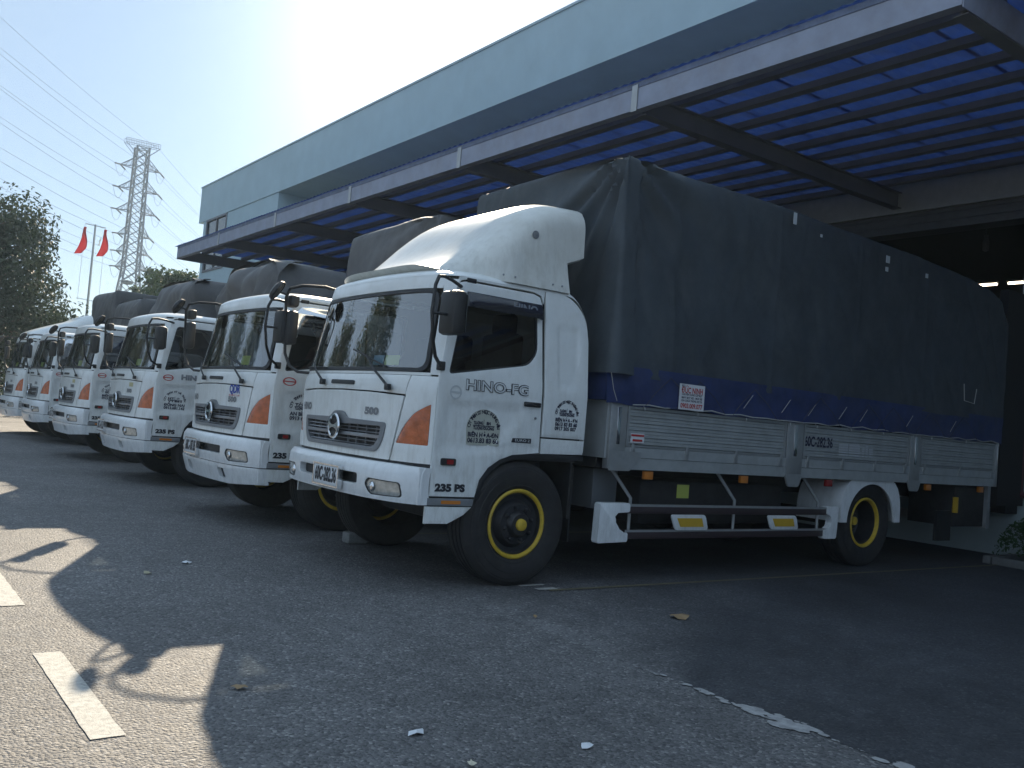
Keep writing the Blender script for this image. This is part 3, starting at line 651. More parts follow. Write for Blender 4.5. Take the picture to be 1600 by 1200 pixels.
def lower_valance(root):
    def s(y, z, o=0.):
        t = (y-HW)/HW; x = Fx(t)-.085+.02*abs(t)**8+.10*sm((.66-z)/.25)*.6; return Vector((x+o, y, z))
    hs = [rounded([(a, .50), (a+.02, .60), (a+.17, .60), (a+.16, .50)], .015) for a in (.55, 1.6)]
    link('lower_bumper', finish(panel([(.0, .48), (.0, .645), (2.4, .645), (2.4, .48), (1.9, .445), (.5, .445)], s, hs, .05, .05), 'lower_bumper', 35), WHITE2, root)
    link('lower_bumper_backing', finish(panel([(.5, .47), (1.9, .47), (1.9, .62), (.5, .62)], lambda y, z, o=0: s(y, z, o+.045), (), .1, 0), 'lower_bumper_backing', 35), BLACKP, root)
    link('bumper_side', finish(panel([(.33, .48), (.33, .645), (.40, .645), (.395, .49)], lambda x, z, o=0: Vector((x, .004+o, z)), (), .05, .02), 'bumper_side', 35), WHITE2, root)
def visor(root, chrome=True):
    poly = [(.50, 1.98), (.60, 2.30), (.66, 2.37), (.75, 2.385), (1.40, 2.375), (1.40, 2.27), (.80, 2.285), (.715, 2.27), (.66, 2.20), (.59, 1.965)]
    if not chrome: poly = [(.66, 2.34), (1.40, 2.335), (1.41, 2.20), (1.36, 2.215), (.655, 2.22)]
    def s(x, z, o=0.): p = NEAR(x, z, 0); return Vector((p.x, p.y-.028+o-(.02 if z < 2.3 else 0), z))
    return link('window_visor', finish(panel(poly, s, (), .04, .02), 'window_visor', 40), CHROME if chrome else mat('smoked_visor', (.02, .022, .03), .15, coat=.6), root)
def deflector(root, style=0):
    """moulded roof fairing: stations along x, superelliptic sections"""
    bm = bmesh.new(); N, K = 40, 56; g = []
    for i in range(N+1):
        s = i/N; x = .47+s*1.24
        if style == 0:
            h = .03+.80*(sm((s-.02)/.86)*.85+.15*s**.7); w = .93+.20*sm(s/.5); q = 2.6+3.4*s
        else:
            h = .04+.62*(s**.75)+.10*sm((s-.75)/.25); w = .95+.12*s; q = 3.0+2*s
        row = []
        for k in range(K+1):
            q_ = abs(k-K/2)/(K/2); th = math.pi/2*(1-q_)**2.2 if k < K/2 else math.pi-math.pi/2*(1-q_)**2.2; c, sn = math.cos(th), math.sin(th)
            yy = -w*math.copysign(abs(c)**(2/q), c); zz = h*abs(sn)**(2/q)
            # waist pressed into the flank, wider foot at the cab
            if style == 0: yy *= 1-.07*math.sin(math.pi*min(1, zz/(h+1e-6)))*s*(1 if zz < h*.9 else .5)
            xx = x + (.19*sm((zz-.285)/.05)*s**9)
            fl = .10*(1-s)**2 if style == 0 else .06*(1-s)
            row.append(bm.verts.new((xx-.02*abs(c)*(1-s)-fl*(0)+.20*abs(c)**6*(1-s)**2, HW+yy, 2.478+zz+.075*(1-abs(c)**4)*(1-s)**3)))
        g.append(row)
    for i in range(N):
        for k in range(K): bm.faces.new((g[i][k], g[i+1][k], g[i+1][k+1], g[i][k+1]))
    # returned nose and rear lip, open back
    bm.faces.new([v for v in g[0]][::-1])
    lip = [bm.verts.new(v.co + Vector((-.03, (HW-v.co.y)*.03, -.03))) for v in g[-1]]
    for k in range(K): bm.faces.new((g[-1][k], lip[k], lip[k+1], g[-1][k+1]))
    bmesh.ops.recalc_face_normals(bm, faces=bm.faces[:])
    d = link('wind_deflector', finish(bm, 'wind_deflector', 50), OLDWHITE if style == 0 else WHITE, root)
    gk = MB()
    for sy in (.11, 2.29): gk.tube([(.60, sy+(.05 if sy < 1 else -.05), 2.477), (1.1, sy, 2.477), (1.68, sy, 2.477)], .010, 6)
    gk.put('deflector_seal', BLACKP, d)
    if style == 0:
        MB().lathe([(.034, 0), (.034, -.004), (.0, -.006)], (1.34, .135, 2.93), 20).put('deflector_plug', GREYP, d)
        for x in (1.0, 1.12, 1.52, 1.62): MB().lathe([(.009, 0), (.007, -.006), (0, -.007)], (x, .075, 2.53), 10).put('deflector_bolt', GREYM, d)
    else:
        for y in (.5, .9): MB().lathe([(.045, 0), (.045, -.006), (0, -.01)], (1.5, y, 3.14), 16, 0).put('deflector_plug', BLACKP, d)
    return d

def copy_tree(o, parent=None):
    c = o.copy(); COL.objects.link(c)
    if parent: c.parent = parent
    for ch in list(CH.get(o, ())): copy_tree(ch, c)
    return c

# ============================================================ THE SETTING
def sheet(name, x0, x1, y0, y1, z, m, edge=None, **k):
    bm = bmesh.new(); bm.faces.new([bm.verts.new(p) for p in ((x0, y0, z), (x1, y0, z), (x1, y1, z), (x0, y1, z))]); return link(name, finish(bm, name, 0), m, None, **k)
sheet('ground', -400, 900, -300, 1200, 0, ASPH, kind='structure')
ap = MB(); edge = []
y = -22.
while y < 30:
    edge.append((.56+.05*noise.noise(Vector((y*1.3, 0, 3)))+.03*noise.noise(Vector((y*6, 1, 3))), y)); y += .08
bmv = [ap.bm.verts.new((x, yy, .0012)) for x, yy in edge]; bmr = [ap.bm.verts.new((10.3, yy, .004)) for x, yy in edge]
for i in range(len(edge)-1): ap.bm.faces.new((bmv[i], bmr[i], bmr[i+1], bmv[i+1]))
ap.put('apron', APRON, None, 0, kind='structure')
# pale residue lumps along the joint
rs = MB(); Rr = random.Random(21)
for c0, sp, n_, sz in ((-2.75, .35, 26, .022), (-3.15, .16, 34, .040), (-3.30, .10, 20, .045), (-3.9, .12, 22, .035), (-4.25, .10, 26, .05), (-4.5, .08, 14, .05), (-2.1, .5, 18, .010), (-3.5, .6, 24, .012)):
    for q in range(n_):
        yy = Rr.gauss(c0, sp*.6); xx = .56+.05*noise.noise(Vector((yy*1.3, 0, 3)))+.03*noise.noise(Vector((yy*6, 1, 3)))+Rr.gauss(-.3, .7)*sz*.9; r0 = sz*Rr.uniform(.25, 1.); ph = Rr.uniform(0, 6); m_ = 14
        rs.bm.faces.new([rs.bm.verts.new((xx+r0*math.cos(2*math.pi*k/m_)*(.7+.6*abs(noise.noise(Vector((k*.9+ph, q, c0))))), yy+1.6*r0*math.sin(2*math.pi*k/m_)*(.7+.6*abs(noise.noise(Vector((k*.7, q+ph, c0))))), .005+.00004*(q+n_*abs(c0)%7))) for k in range(m_)])
rs.put('residue', RESID, None, 0, kind='structure')
for ya, yb in ((-2.23, -.93), (.18, 1.52), (2.75, 4.05), (5.2, 6.5), (-4.7, -3.4), (7.7, 9.0), (10.2, 11.5), (12.7, 14), (15.2, 16.5)):
    mk = MB(); n = 14; L_, R_ = [], []
    for i in range(n+1):
        yy = ya+(yb-ya)*i/n; L_.append(mk.bm.verts.new((-2.37+.006*noise.noise(Vector((yy*8, 1, 0))), yy, .004))); R_.append(mk.bm.verts.new((-2.24+.006*noise.noise(Vector((yy*8, 7, 0))), yy, .004)))
    for i in range(n): mk.bm.faces.new((L_[i], R_[i], R_[i+1], L_[i+1]))
    mk.put('road_marking', PAINTW, None, 0, kind='structure')
sheet('bay_line', 1.5, 9.9, -.245, -.19, .008, PAINTY, kind='structure')
sheet('bay_line', 1.36, 1.62, -.02, .02, .008, PAINTW, kind='structure')
b = sheet('bay_line', 1.42, 1.62, -.19, -.12, .008, PAINTW, kind='structure')
sheet('bay_line', 1.5, 9.9, 2.85, 2.90, .008, PAINTY, kind='structure'); sheet('bay_line', 1.5, 9.9, 7.0, 7.05, .008, PAINTY, kind='structure')

# ---- warehouse
B = tag(empty('warehouse', (10, 0, 0)), 'long pale teal warehouse with overhanging upper wall and dark loading doors', 'building')
def bx(name, a, b_, m, parent=B, bev=0., sub=(10, 0, 0), **k):
    return MB().box([a[i]-sub[i] for i in range(3)], [b_[i]-sub[i] for i in range(3)], bev).put(name, m, parent, **k)
bx('upper_wall', (9.0, -32, 9.02), (36, 35.35, 10.60), WALLT)
bx('roof_edge', (8.97, -32, 10.602), (36, 35.38, 10.66), WALLT)
WY0, WY1, WZ0, WZ1 = 31.7, 34.22, 6.80, 8.93
# end bay with the window
bx('end_wall', (9.03, 26.15, 0), (36, WY0, 9.017), WALLT); bx('end_wall', (9.03, WY1, 0), (36, 34.70, 9.017), WALLT)
bx('end_wall', (9.03, WY0+.002, 0), (9.3, WY1-.002, WZ0), WALLT); bx('end_wall', (9.03, WY0+.002, WZ1), (9.3, WY1-.002, 9.017), WALLT)
wf = bx('window', (9.0, WY0-.06, WZ0-.10), (9.12, WY1+.06, WZ0), STEELD)
for a, b_ in (((9.0, WY0-.06, WZ1), (9.12, WY1+.06, WZ1+.09)), ((9.0, WY0-.06, WZ0+.002), (9.10, WY0+.05, WZ1-.002)), ((9.0, WY1-.05, WZ0+.002), (9.10, WY1+.06, WZ1-.002)), ((9.02, 32.93, WZ0+.002), (9.10, 33.02, WZ1-.002)), ((9.02, WY0+.052, 7.82), (9.10, 32.928, 7.88)), ((9.02, 33.022, 7.82), (9.10, WY1-.052, 7.88))):
    MB().box([a[0]-10, a[1], a[2]], [b_[0]-10, b_[1], b_[2]]).put('window_frame', STEELD, wf)
for a, b_ in ((WY0+.05, 32.93), (33.02, WY1-.05)):
    for c, d in ((WZ0, 7.82), (7.88, WZ1)): MB().box((-.94, a, c), (-.93, b_, d)).put('pane', BGLASS, wf)
    MB().box((-.85, a, WZ0+.1), (-.84, b_, WZ1)).put('blind', mat('cream_blind', (.55, .5, .38), .8), wf)
# dock wall with a door behind each truck
DOORS = [(.27, 3.0), (3.45, 6.1), (7.8, 10.5), (12.1, 14.8), (16.8, 19.4), (19.9, 22.6)]
segs = []; yy = -32
for a, b_ in DOORS: segs.append((yy, a)); yy = b_
segs.append((yy, 26.15))
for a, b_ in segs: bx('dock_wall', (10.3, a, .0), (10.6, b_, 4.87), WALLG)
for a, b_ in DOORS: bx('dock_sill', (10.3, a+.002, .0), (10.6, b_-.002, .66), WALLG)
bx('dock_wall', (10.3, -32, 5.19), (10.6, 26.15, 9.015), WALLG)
bx('lintel_beam', (10.18, -32, 5.19), (10.298, 26.15, 5.66), mat('lintel_paint', (.42, .45, .43), .8, var=.08))
bx('pipe_rail', (10.1, -32, 5.70), (10.2, 26.15, 5.78), MAROON)
for k in range(5): bx('shutter_box_rib', (10.24+.012*(k % 2), -32, 4.872+k*.063), (10.299, 26.15, 4.872+k*.063+.058), SHUT)
bx('shutter_box', (10.3, -32, 4.872), (10.6, 26.15, 5.188), SHUT)
for a, b_ in DOORS:
    bx('door_jamb', (10.26, a-.05, .70), (10.299, a, 4.87), ALU2)
    bx('dock_pad', (9.50, a-.17, .74), (10.25, a-.055, 3.7), PADS)
    bx('dock_pad', (9.50, b_+.055, .74), (10.25, b_+.17, 3.7), PADS)
    bx('dock_bumper', (9.9, a-.10, .62), (10.25, a+.10, .735), PADS)
fr = MB(); fr.tube([(.20, -.95, 3.25), (.20, .10, 3.25), (.20, .14, 3.2), (.20, .14, 1.0), (.20, .10, .9), (.20, -.95, .9)], .05, 8); fr.put('door_guard_frame', MAROON, B)
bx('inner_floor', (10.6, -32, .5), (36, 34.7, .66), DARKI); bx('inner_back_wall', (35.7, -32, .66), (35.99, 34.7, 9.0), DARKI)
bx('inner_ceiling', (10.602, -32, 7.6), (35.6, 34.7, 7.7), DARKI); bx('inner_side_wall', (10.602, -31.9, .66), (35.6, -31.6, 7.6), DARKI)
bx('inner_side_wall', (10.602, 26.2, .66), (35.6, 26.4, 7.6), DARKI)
for y0_, y1_ in ((5.83, 6.36), (5.02, 5.58), (4.2, 4.75)):
    l = tag(empty('tube_light', (20.9, (y0_+y1_)/2, 6.0)), {5.83: 'lit ceiling tube in the dark dock door, just above the tarpaulin, left of its pair', 5.02: 'lit ceiling tube in the dark dock door at the right edge of the photo', 4.2: 'lit ceiling tube deep inside the warehouse past the right edge'}[y0_], 'ceiling light', 'ceiling tubes inside the warehouse')
    MB().box((-.06, -(y1_-y0_)/2, 0), (.06, (y1_-y0_)/2, .05)).put('lamp_housing', ALU2, l)
    MB().tube([(0, -(y1_-y0_)/2+.02, -.03), (0, (y1_-y0_)/2-.02, -.03)], .028, 8).put('lamp_tube', TUBE, l)
hl_ = tag(empty('hanging_lamp', (12, 1.72, 5.0)), 'small pendant lamp hanging from a cord in the dark dock doorway', 'hanging lamp')
MB().tube([(0, 0, .12), (0, 0, 2.59)], .008, 5).put('cord', GREYP, hl_)
MB().lathe([(0, .13), (.03, .12), (.035, .05), (.05, .0), (.05, -.14), (.02, -.16), (0, -.16)], (0, 0, 0), 16, 2).put('lamp_body', GREYP, hl_)

# ---- canopy
def canopy(name, y0, y1, label, joints, zoff=0., sheets=True):
    K = tag(empty(name, (4.3, y0, 5.3+zoff)), label, 'canopy')
    def kb(n, a, b_, m, bev=0.): return MB().box([a[0]-4.3, a[1]-y0, a[2]-5.3], [b_[0]-4.3, b_[1]-y0, b_[2]-5.3], bev).put(n, m, K)
    js = [y0]+[j for j in joints if y0 < j < y1]+[y1]
    for a, b_ in zip(js, js[1:]):                     # steel channel fascia, one length per bay
        pr = MB().prism([(x-4.3, z-5.3) for x, z in ((4.30, 5.29), (4.42, 5.29), (4.42, 5.305), (4.315, 5.305), (4.315, 5.545), (4.42, 5.545), (4.42, 5.56), (4.30, 5.56))], 1, a-y0+.004, b_-y0-.004)
        pr.put('fascia_beam', STEEL, K)
        kb('joint_plate', (4.285, b_-.05, 5.27), (4.298, b_+.05, 5.60), ALU2) if b_ < y1 else None
    for j in js:                                      # rafters
        j2 = min(max(j, y0+.08), y1-.08)
        kb('rafter', (4.43, j2-.075, 5.255), (10.17, j2+.075, 5.27), STEELD); kb('rafter_web', (4.43, j2-.012, 5.272), (10.17, j2+.012, 5.498), STEELD); kb('rafter_flange', (4.43, j2-.075, 5.50), (10.17, j2+.075, 5.515), STEELD)
    kb('eave_strip', (4.292, y0+.01, 5.562), (4.33, y1-.01, 5.632), mat('dull_blue_trim', (.12, .15, .23), .6, var=.3, vscale=6))
    kb('end_beam', (4.30, y0-.012, 5.262), (10.17, y0-.002, 5.56), STEEL); kb('end_beam', (4.30, y1+.002, 5.262), (10.17, y1+.012, 5.56), STEEL)
    for k in range(9):                                # purlins
        x = 5.0+k*.585
        if x < 10.1: kb('purlin', (x, y0+.02, 5.530), (x+.12, y1-.02, 5.615), STEELD)
    n = int((y1-y0)/.98)+1; w = (y1-y0+.3)/n
    me = None
    for i in range(n):
        if me is None:
            bm = bmesh.new(); cols = 28; rr = []
            for c in range(cols+1):
                u = c/cols; yv = u*(w+.05); zz = .009*math.sin(u*2*math.pi*6.5)
                rr.append([bm.verts.new((xx, yv, z+zz)) for xx, z in ((-.035, -.005), (2.9, .02), (5.98, .06))])
            for A, B_ in zip(rr, rr[1:]):
                for q in range(2): bm.faces.new((A[q], A[q+1], B_[q+1], B_[q]))
            me = finish(bm, 'roof_sheet', 60); me.materials.append(SHEET)
        o = link('roof_sheet', me, None, K); o.location = (0, -.15+i*w, .345+.006*(i % 2)); o.rotation_euler = (0, rad(random.uniform(-.15, .15)), 0)
    return K
JO = [2.26, 6.23, 10.09, 13.84, 17.68]
canopy('loading_canopy', -1.83, 21.3, 'steel canopy with blue corrugated sheets reaching out over the parked trucks', JO)
canopy('loading_canopy', -22, -2.12, 'second blue-sheeted steel canopy, cut off by the top right corner of the photo', [-6, -10, -14, -18], .22)

# ---- hedge and planter kerb by the dock wall
def leaves(bm, pts, size, seed=0, up=.3):
    R = random.Random(seed)
    for p, nrm in pts:
        s = size*R.uniform(.6, 1.3); a = Vector((R.gauss(0, 1), R.gauss(0, 1), R.gauss(0, 1))).normalized(); n2 = (nrm+a*.9+Vector((0, 0, up))).normalized()
        t = n2.orthogonal().normalized(); t = (Matrix.Rotation(R.uniform(0, 6.28), 3, n2) @ t); bt = n2.cross(t)
        v = [bm.verts.new(p+t*s), bm.verts.new(p+bt*s*.45+n2*s*.12), bm.verts.new(p-t*s), bm.verts.new(p-bt*s*.45+n2*s*.12)]
        bm.faces.new(v)
H = tag(empty('hedge', (9.55, -1.62, 0)), 'clipped low green hedge in a kerbed bed at the foot of the dock wall', 'hedge')
bm = bmesh.new(); R = random.Random(3); pts = []
for _ in range(9000):
    x, y, z = R.uniform(-.45, .45), R.uniform(-2.6, 1.40), R.uniform(0, 1)
    ex = 1-abs(x/.45)**3; ey = 1-abs((y+.6)/2.0)**8; h = .66*(ex*ey)**.35+.05*noise.noise(Vector((x*4, y*4, 0)))
    zz = h*z**.35; pts.append((Vector((x, y+.15, .08+zz)), Vector((x, 0, .4))))
leaves(bm, pts, .032, 4); link('foliage', finish(bm, 'foliage', 0), LEAF4, H, kind='stuff')
for k in range(5):
    MB().box((-.60, -2.6+k*.82, 0), (-.50, -2.6+k*.82+.80, .10), .012).put('kerb_stone', KERB, H)
MB().box((-.60, 1.50, 0), (.5, 1.60, .10), .012).put('kerb_stone', KERB, H)

# ---- trees
def tree(name, loc, h, w, label, lm, seed, n=9000, leaf=.16, trunk=.22, base=.25, group=None, dens=26, flat=.55):
    T = tag(empty(name, loc), label, 'tree', group); R = random.Random(seed)
    tr = MB(); tr.tube([(0, 0, 0), (.1*w*.1, .05, h*.2), (-.05, .1, h*.45), (.05, 0, h*.78)], trunk, 8, r2=trunk*.25); cl = []
    for k in range(dens):
        zz = h*(base+(1-base)*((k+.5)/dens)**.9); u = (zz/h-base)/(1-base); rr = w*.5*(math.sin(math.pi*(.16+.84*(1-u)**.75)*.62)+.1)*R.uniform(.7, 1.08)
        for q in range(3 if k < dens-4 else 2):
            a = R.uniform(0, 6.283); f = R.uniform(.45, 1.) ; e = Vector((math.cos(a)*rr*f, math.sin(a)*rr*f, zz+R.uniform(-.02, .06)*h))
            s = Vector((0, 0, max(h*.18, zz-h*.16*f))); tr.tube([s, s.lerp(e, .5)+Vector((0, 0, .02*h)), e], trunk*.28, 5, r2=.015); cl.append((e, w*R.uniform(.10, .19)))
    cl.append((Vector((0, 0, h*.97)), w*.1))
    tr.put('trunk', WOOD, T)
    bm = bmesh.new(); pts = []
    for i in range(n):
        e, s = cl[R.randrange(len(cl))]; d = Vector((R.gauss(0, 1), R.gauss(0, 1), R.gauss(0, 1)*flat)); d = d.normalized()*R.uniform(.2, 1)**.5
        pts.append((e+Vector((d.x*s, d.y*s, d.z*s)), d))
    leaves(bm, pts, leaf, seed+1); link('crown', finish(bm, 'crown', 0), lm, T)
    return T
def pol(az, d, z=0.): return (CP.x+d*math.cos(rad(az)), CP.y+d*math.sin(rad(az)), z)
tree('broadleaf_tree', pol(85.2, 42), 7.95, 8.0, 'big dark broadleaf tree at the left edge behind the farthest trucks', LEAF2, 11, 42000, .10, dens=40, base=.12)
tree('broadleaf_tree', pol(90.5, 40), 7.6, 7.5, 'dark tree left of the big broadleaf tree, outside the left edge', LEAF2, 12, 16000, .13, base=.12)
tree('broadleaf_tree', pol(82.6, 55), 4.9, 5.0, 'smaller sunlit bush-like tree at the foot of the big tree, above the far wall', LEAF1, 13, 7000, .12, base=.05)
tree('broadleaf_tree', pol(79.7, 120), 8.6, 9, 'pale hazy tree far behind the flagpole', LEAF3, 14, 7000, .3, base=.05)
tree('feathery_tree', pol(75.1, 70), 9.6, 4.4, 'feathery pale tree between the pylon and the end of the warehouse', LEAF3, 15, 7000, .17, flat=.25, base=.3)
tree('broadleaf_tree', pol(74.2, 62), 9.0, 5.0, 'green leafy tree right against the left end of the warehouse', LEAF1, 16, 8000, .15)
for i, (x, y, h, w) in enumerate(((-16, 27, 12.5, 7), (-19, 36, 14, 8.5), (-15, 44, 13, 8), (-17, 54, 14.5, 9), (-14, 64, 12, 8))):
    tree('yard_tree', (x, y, 0), h, w, ['tall yard tree outside the left edge, mirrored in the nearest windscreens', 'tallest yard tree of the row outside the left edge, mirrored in the third windscreen', 'yard tree outside the left edge, mirrored in the fourth windscreen', 'yard tree far outside the left edge, mirrored in the fifth windscreen', 'last yard tree of the row outside the left edge'][i], LEAF1 if i % 2 else LEAF2, 30+i, 7000, .17, group='trees across the yard')
# far boundary wall
FW = tag(empty('boundary_wall', (-8, 46, 0)), 'low pale teal boundary wall beyond the last truck', 'wall')
MB().box((-30, -.1, 0), (8.6, .1, 2.75)).put('wall_face', FENCE, FW); MB().box((-30, -.14, 2.752), (8.6, .14, 2.85)).put('coping', KERB, FW)
for x in range(-28, 9, 4): MB().box((x-.15, -.17, 0), (x+.15, -.102, 2.751)).put('pilaster', FENCE, FW)

# ---- flagpole with two flags
fp = Vector(pol(79.0, 52)); F = tag(empty('flagpole', fp), 'slim steel flagpole with a short crossbar above the distant trees', 'flagpole')
side_v = Vector((math.sin(rad(79)), -math.cos(rad(79)), 0)); topz = 9.75
MB().tube([(0, 0, 0), (0, 0, topz)], .075, 8, r2=.05).put('pole', ALU2, F)
MB().tube([side_v*-.48+Vector((0, 0, topz-.02)), side_v*.48+Vector((0, 0, topz-.10))], .022, 6).put('crossbar', ALU2, F)
MB().tube([side_v*-.55+Vector((0, 0, topz-3.9)), side_v*.55+Vector((0, 0, topz-4.0))], .015, 5).put('lower_crossbar', ALU2, F)
for sg in (-1, 1): MB().tube([side_v*.48*sg+Vector((0, 0, topz-.05)), side_v*.5*sg+Vector((0, 0, topz-4))], .008, 4).put('halyard', ROPE, F)
for sg, lb in ((-1, 'limp red flag hanging on the left halyard of the flagpole'), (1, 'limp red flag with a pale emblem on the right halyard of the flagpole')):
    fl = tag(empty('flag', fp+side_v*.48*sg+Vector((0, 0, topz-.2))), lb, 'flag', 'flags on the pole')
    bm = bmesh.new(); g = []
    for i in range(13):
        t = i/12; w_ = .03+.50*sm(t*1.3)*(1-.25*sm((t-.8)/.2)); row = []
        for j in range(9):
            u = j/8; ox = -(.42*t+0)*1.0 + w_*(u)*.95*(1 if t < .98 else .8); ox = -.40*t*.95*(1 if sg < 0 else .8) + w_*u
            row.append(bm.verts.new(side_v*ox + Vector((.07*math.sin(u*9+t*3), .05*math.sin(u*8), -1.35*t-.10*(1-u)*t))))
        g.append(row)
    for i in range(12):
        for j in range(8): bm.faces.new((g[i][j], g[i+1][j], g[i+1][j+1], g[i][j+1]))
    link('cloth', finish(bm, 'cloth', 60), FLAG, fl)
    if sg > 0:
        st = MB()
        for dx, dz, w_, h_ in ((-.10, -.55, .02, .09), (-.13, -.62, .05, .02), (-.15, -.75, .02, .10), (-.18, -.85, .06, .02)):
            p = side_v*dx+Vector((-.09, -.09, dz)); st.quad(p-side_v*w_+Vector((0, 0, -h_)), p+side_v*w_+Vector((0, 0, -h_)), p+side_v*w_+Vector((0, 0, h_)), p-side_v*w_+Vector((0, 0, h_)))
        st.put('emblem', mat('pale_emblem', (.7, .6, .45), .7), fl, 0)

# ---- pylon and power lines
pd = 200; pc = Vector(pol(76.95, pd)); PY = tag(empty('pylon', pc), 'tall lattice steel power pylon with six tiers of arms against the pale sky', 'pylon')
rt = Vector((math.sin(rad(76.95)), -math.cos(rad(76.95)), 0)); ct = Vector((math.cos(rad(76.95)), math.sin(rad(76.95)), 0))
rot = Matrix.Rotation(rad(13), 3, 'Z'); rt = rot @ rt; ct = rot @ ct
def el(a): return 1.34+pd*math.tan(rad(a))
lev = [(0, 3.9), (el(3.), 3.0), (el(5.0), 2.1), (el(6.95), 1.42), (el(10.2), 1.30), (el(12.7), 1.2), (el(13.85), 1.16)]
def hw(z):
    for (a, wa), (b, wb) in zip(lev, lev[1:]):
        if z <= b: return wa+(wb-wa)*(z-a)/(b-a)
    return lev[-1][1]
def corner(z, i): w_ = hw(z); return rt*w_*(1, 1, -1, -1)[i] + ct*w_*(1, -1, -1, 1)[i] + Vector((0, 0, z))
zs = [0]; 
while zs[-1] < el(13.85)-.5: zs.append(min(el(13.85), zs[-1]+hw(zs[-1])*1.55))
body = MB(); br = MB()
for i in range(4):
    body.tube([corner(z, i) for z in zs], .19, 4)
    for a, b in zip(zs, zs[1:]):
        br.tube([corner(a, i), corner(b, (i+1) % 4)], .10, 3, False); br.tube([corner(b, i), corner(a, (i+1) % 4)], .10, 3, False); br.tube([corner(b, i), corner(b, (i+1) % 4)], .05, 3, False)
body.put('tower_leg', PYL, PY); br.put('lattice_bracing', PYL, PY)
tips = []
for e, hwid in ((12.68, 3.75), (11.44, 3.75), (10.2, 3.7), (8.86, 3.0), (7.88, 3.0), (7.0, 2.9)):
    z = el(e); w_ = hw(z)
    for sg in (-1, 1):
        ar = MB()
        tip = rt*sg*hwid*1.03+Vector((0, 0, z))
        for cc in (-1, 1):
            ar.tube([rt*sg*w_+ct*cc*w_+Vector((0, 0, z)), tip], .11, 3, False); ar.tube([rt*sg*w_+ct*cc*w_+Vector((0, 0, z+2.0)), tip], .09, 3, False)
            for q in (.33, .66):
                p0 = (rt*sg*w_+ct*cc*w_+Vector((0, 0, z))).lerp(tip, q); p1 = (rt*sg*w_+ct*cc*w_+Vector((0, 0, z+2.0))).lerp(tip, q); ar.tube([p0, p1], .04, 3, False); ar.tube([p0, (rt*sg*w_+ct*cc*w_+Vector((0, 0, z+2.0))).lerp(tip, q-.33)], .04, 3, False)
        tips.append((tip, sg, e)); ar.put('cross_arm', PYL, PY)
tp = MB(); z = el(13.95)
for sg in (-1, 1):
    for cc in (-1, 1):
        tp.tube([rt*sg*hw(z)+ct*cc*hw(z)+Vector((0, 0, z-2.0)), rt*sg*3.35+ct*cc*.7+Vector((0, 0, z))], .07, 3, False)
for cc in (-1, 1):
    for dz in (0, .9): tp.tube([rt*-3.35+ct*cc*.7+Vector((0, 0, z+dz)), rt*3.35+ct*cc*.7+Vector((0, 0, z+dz))], .06, 3, False)
    for k in range(15): p = rt*(-3.35+6.7*k/14)+ct*cc*.7+Vector((0, 0, z)); tp.tube([p, p+Vector((0, 0, .9))], .035, 3, False)
tp.put('top_platform', PYL, PY)
MB().lathe([(0, -.5), (1.0, -.3), (1.2, 0), (1.0, .3), (0, .5)], rt*-.9+ct*-2.2+Vector((0, 0, el(6.1))), 12, 2).put('sign_disc', mat('dark_disc', (.05, .05, .06), .8), PY)
DIRA = Vector((-26.3, -37.3, 0)).normalized()
endA = [pc+t[0] for t in tips]
for k, (tip, sg, e) in enumerate(tips + [(rt*-3.35+Vector((0, 0, el(13.95))), -1, 14), (rt*3.35+Vector((0, 0, el(13.95))), 1, 14)]):
    A = pc+tip; wm = MB(); nm = 'upper' if e > 9.5 else 'lower'
    tier = {12.68: 'topmost', 11.44: 'second', 10.2: 'third', 8.86: 'fourth', 7.88: 'fifth', 7.0: 'lowest', 14: 'summit'}[e]
    for dr, Ls, sag in ((DIRA, 85, 1.2), (-DIRA, 150, 3)):
        if dr == DIRA: pass
        ins = A+dr*2.4+Vector((0, 0, -.35)) if e < 13.9 else A
        pts_ = []
        for q in range(41):
            t = q/40; pts_.append(ins.lerp(ins+dr*Ls+Vector((0, 0, 2 if dr == DIRA else -6)), t)-Vector((0, 0, 4*sag*t*(1-t))))
        wm.tube(pts_, .028, 4, False)
    WL = tag(empty('power_line', A), 'thin power line from the %s %s of the pylon, on its %s side' % (tier, 'arm tier' if e < 13.9 else 'platform', 'left' if sg < 0 else 'right'), 'power line', 'power lines on the pylon')
    bmesh.ops.translate(wm.bm, verts=wm.bm.verts, vec=-A); wm.put('wire', WIRE, WL)
    if e < 13.9:
        im = MB()
        for dr in (DIRA, -DIRA): im.tube([Vector((0, 0, 0)), dr*2.4+Vector((0, 0, -.35))], .16, 6)
        im.tube([DIRA*2.4+Vector((0, 0, -.35)), DIRA*1.2+Vector((0, 0, -1.9)), Vector((0, 0, -2.3)), -DIRA*1.2+Vector((0, 0, -1.9)), -DIRA*2.4+Vector((0, 0, -.35))], .035, 4, False)
        im.put('insulator', mat('insulator', (.12, .12, .13), 1., spec=.1), WL)

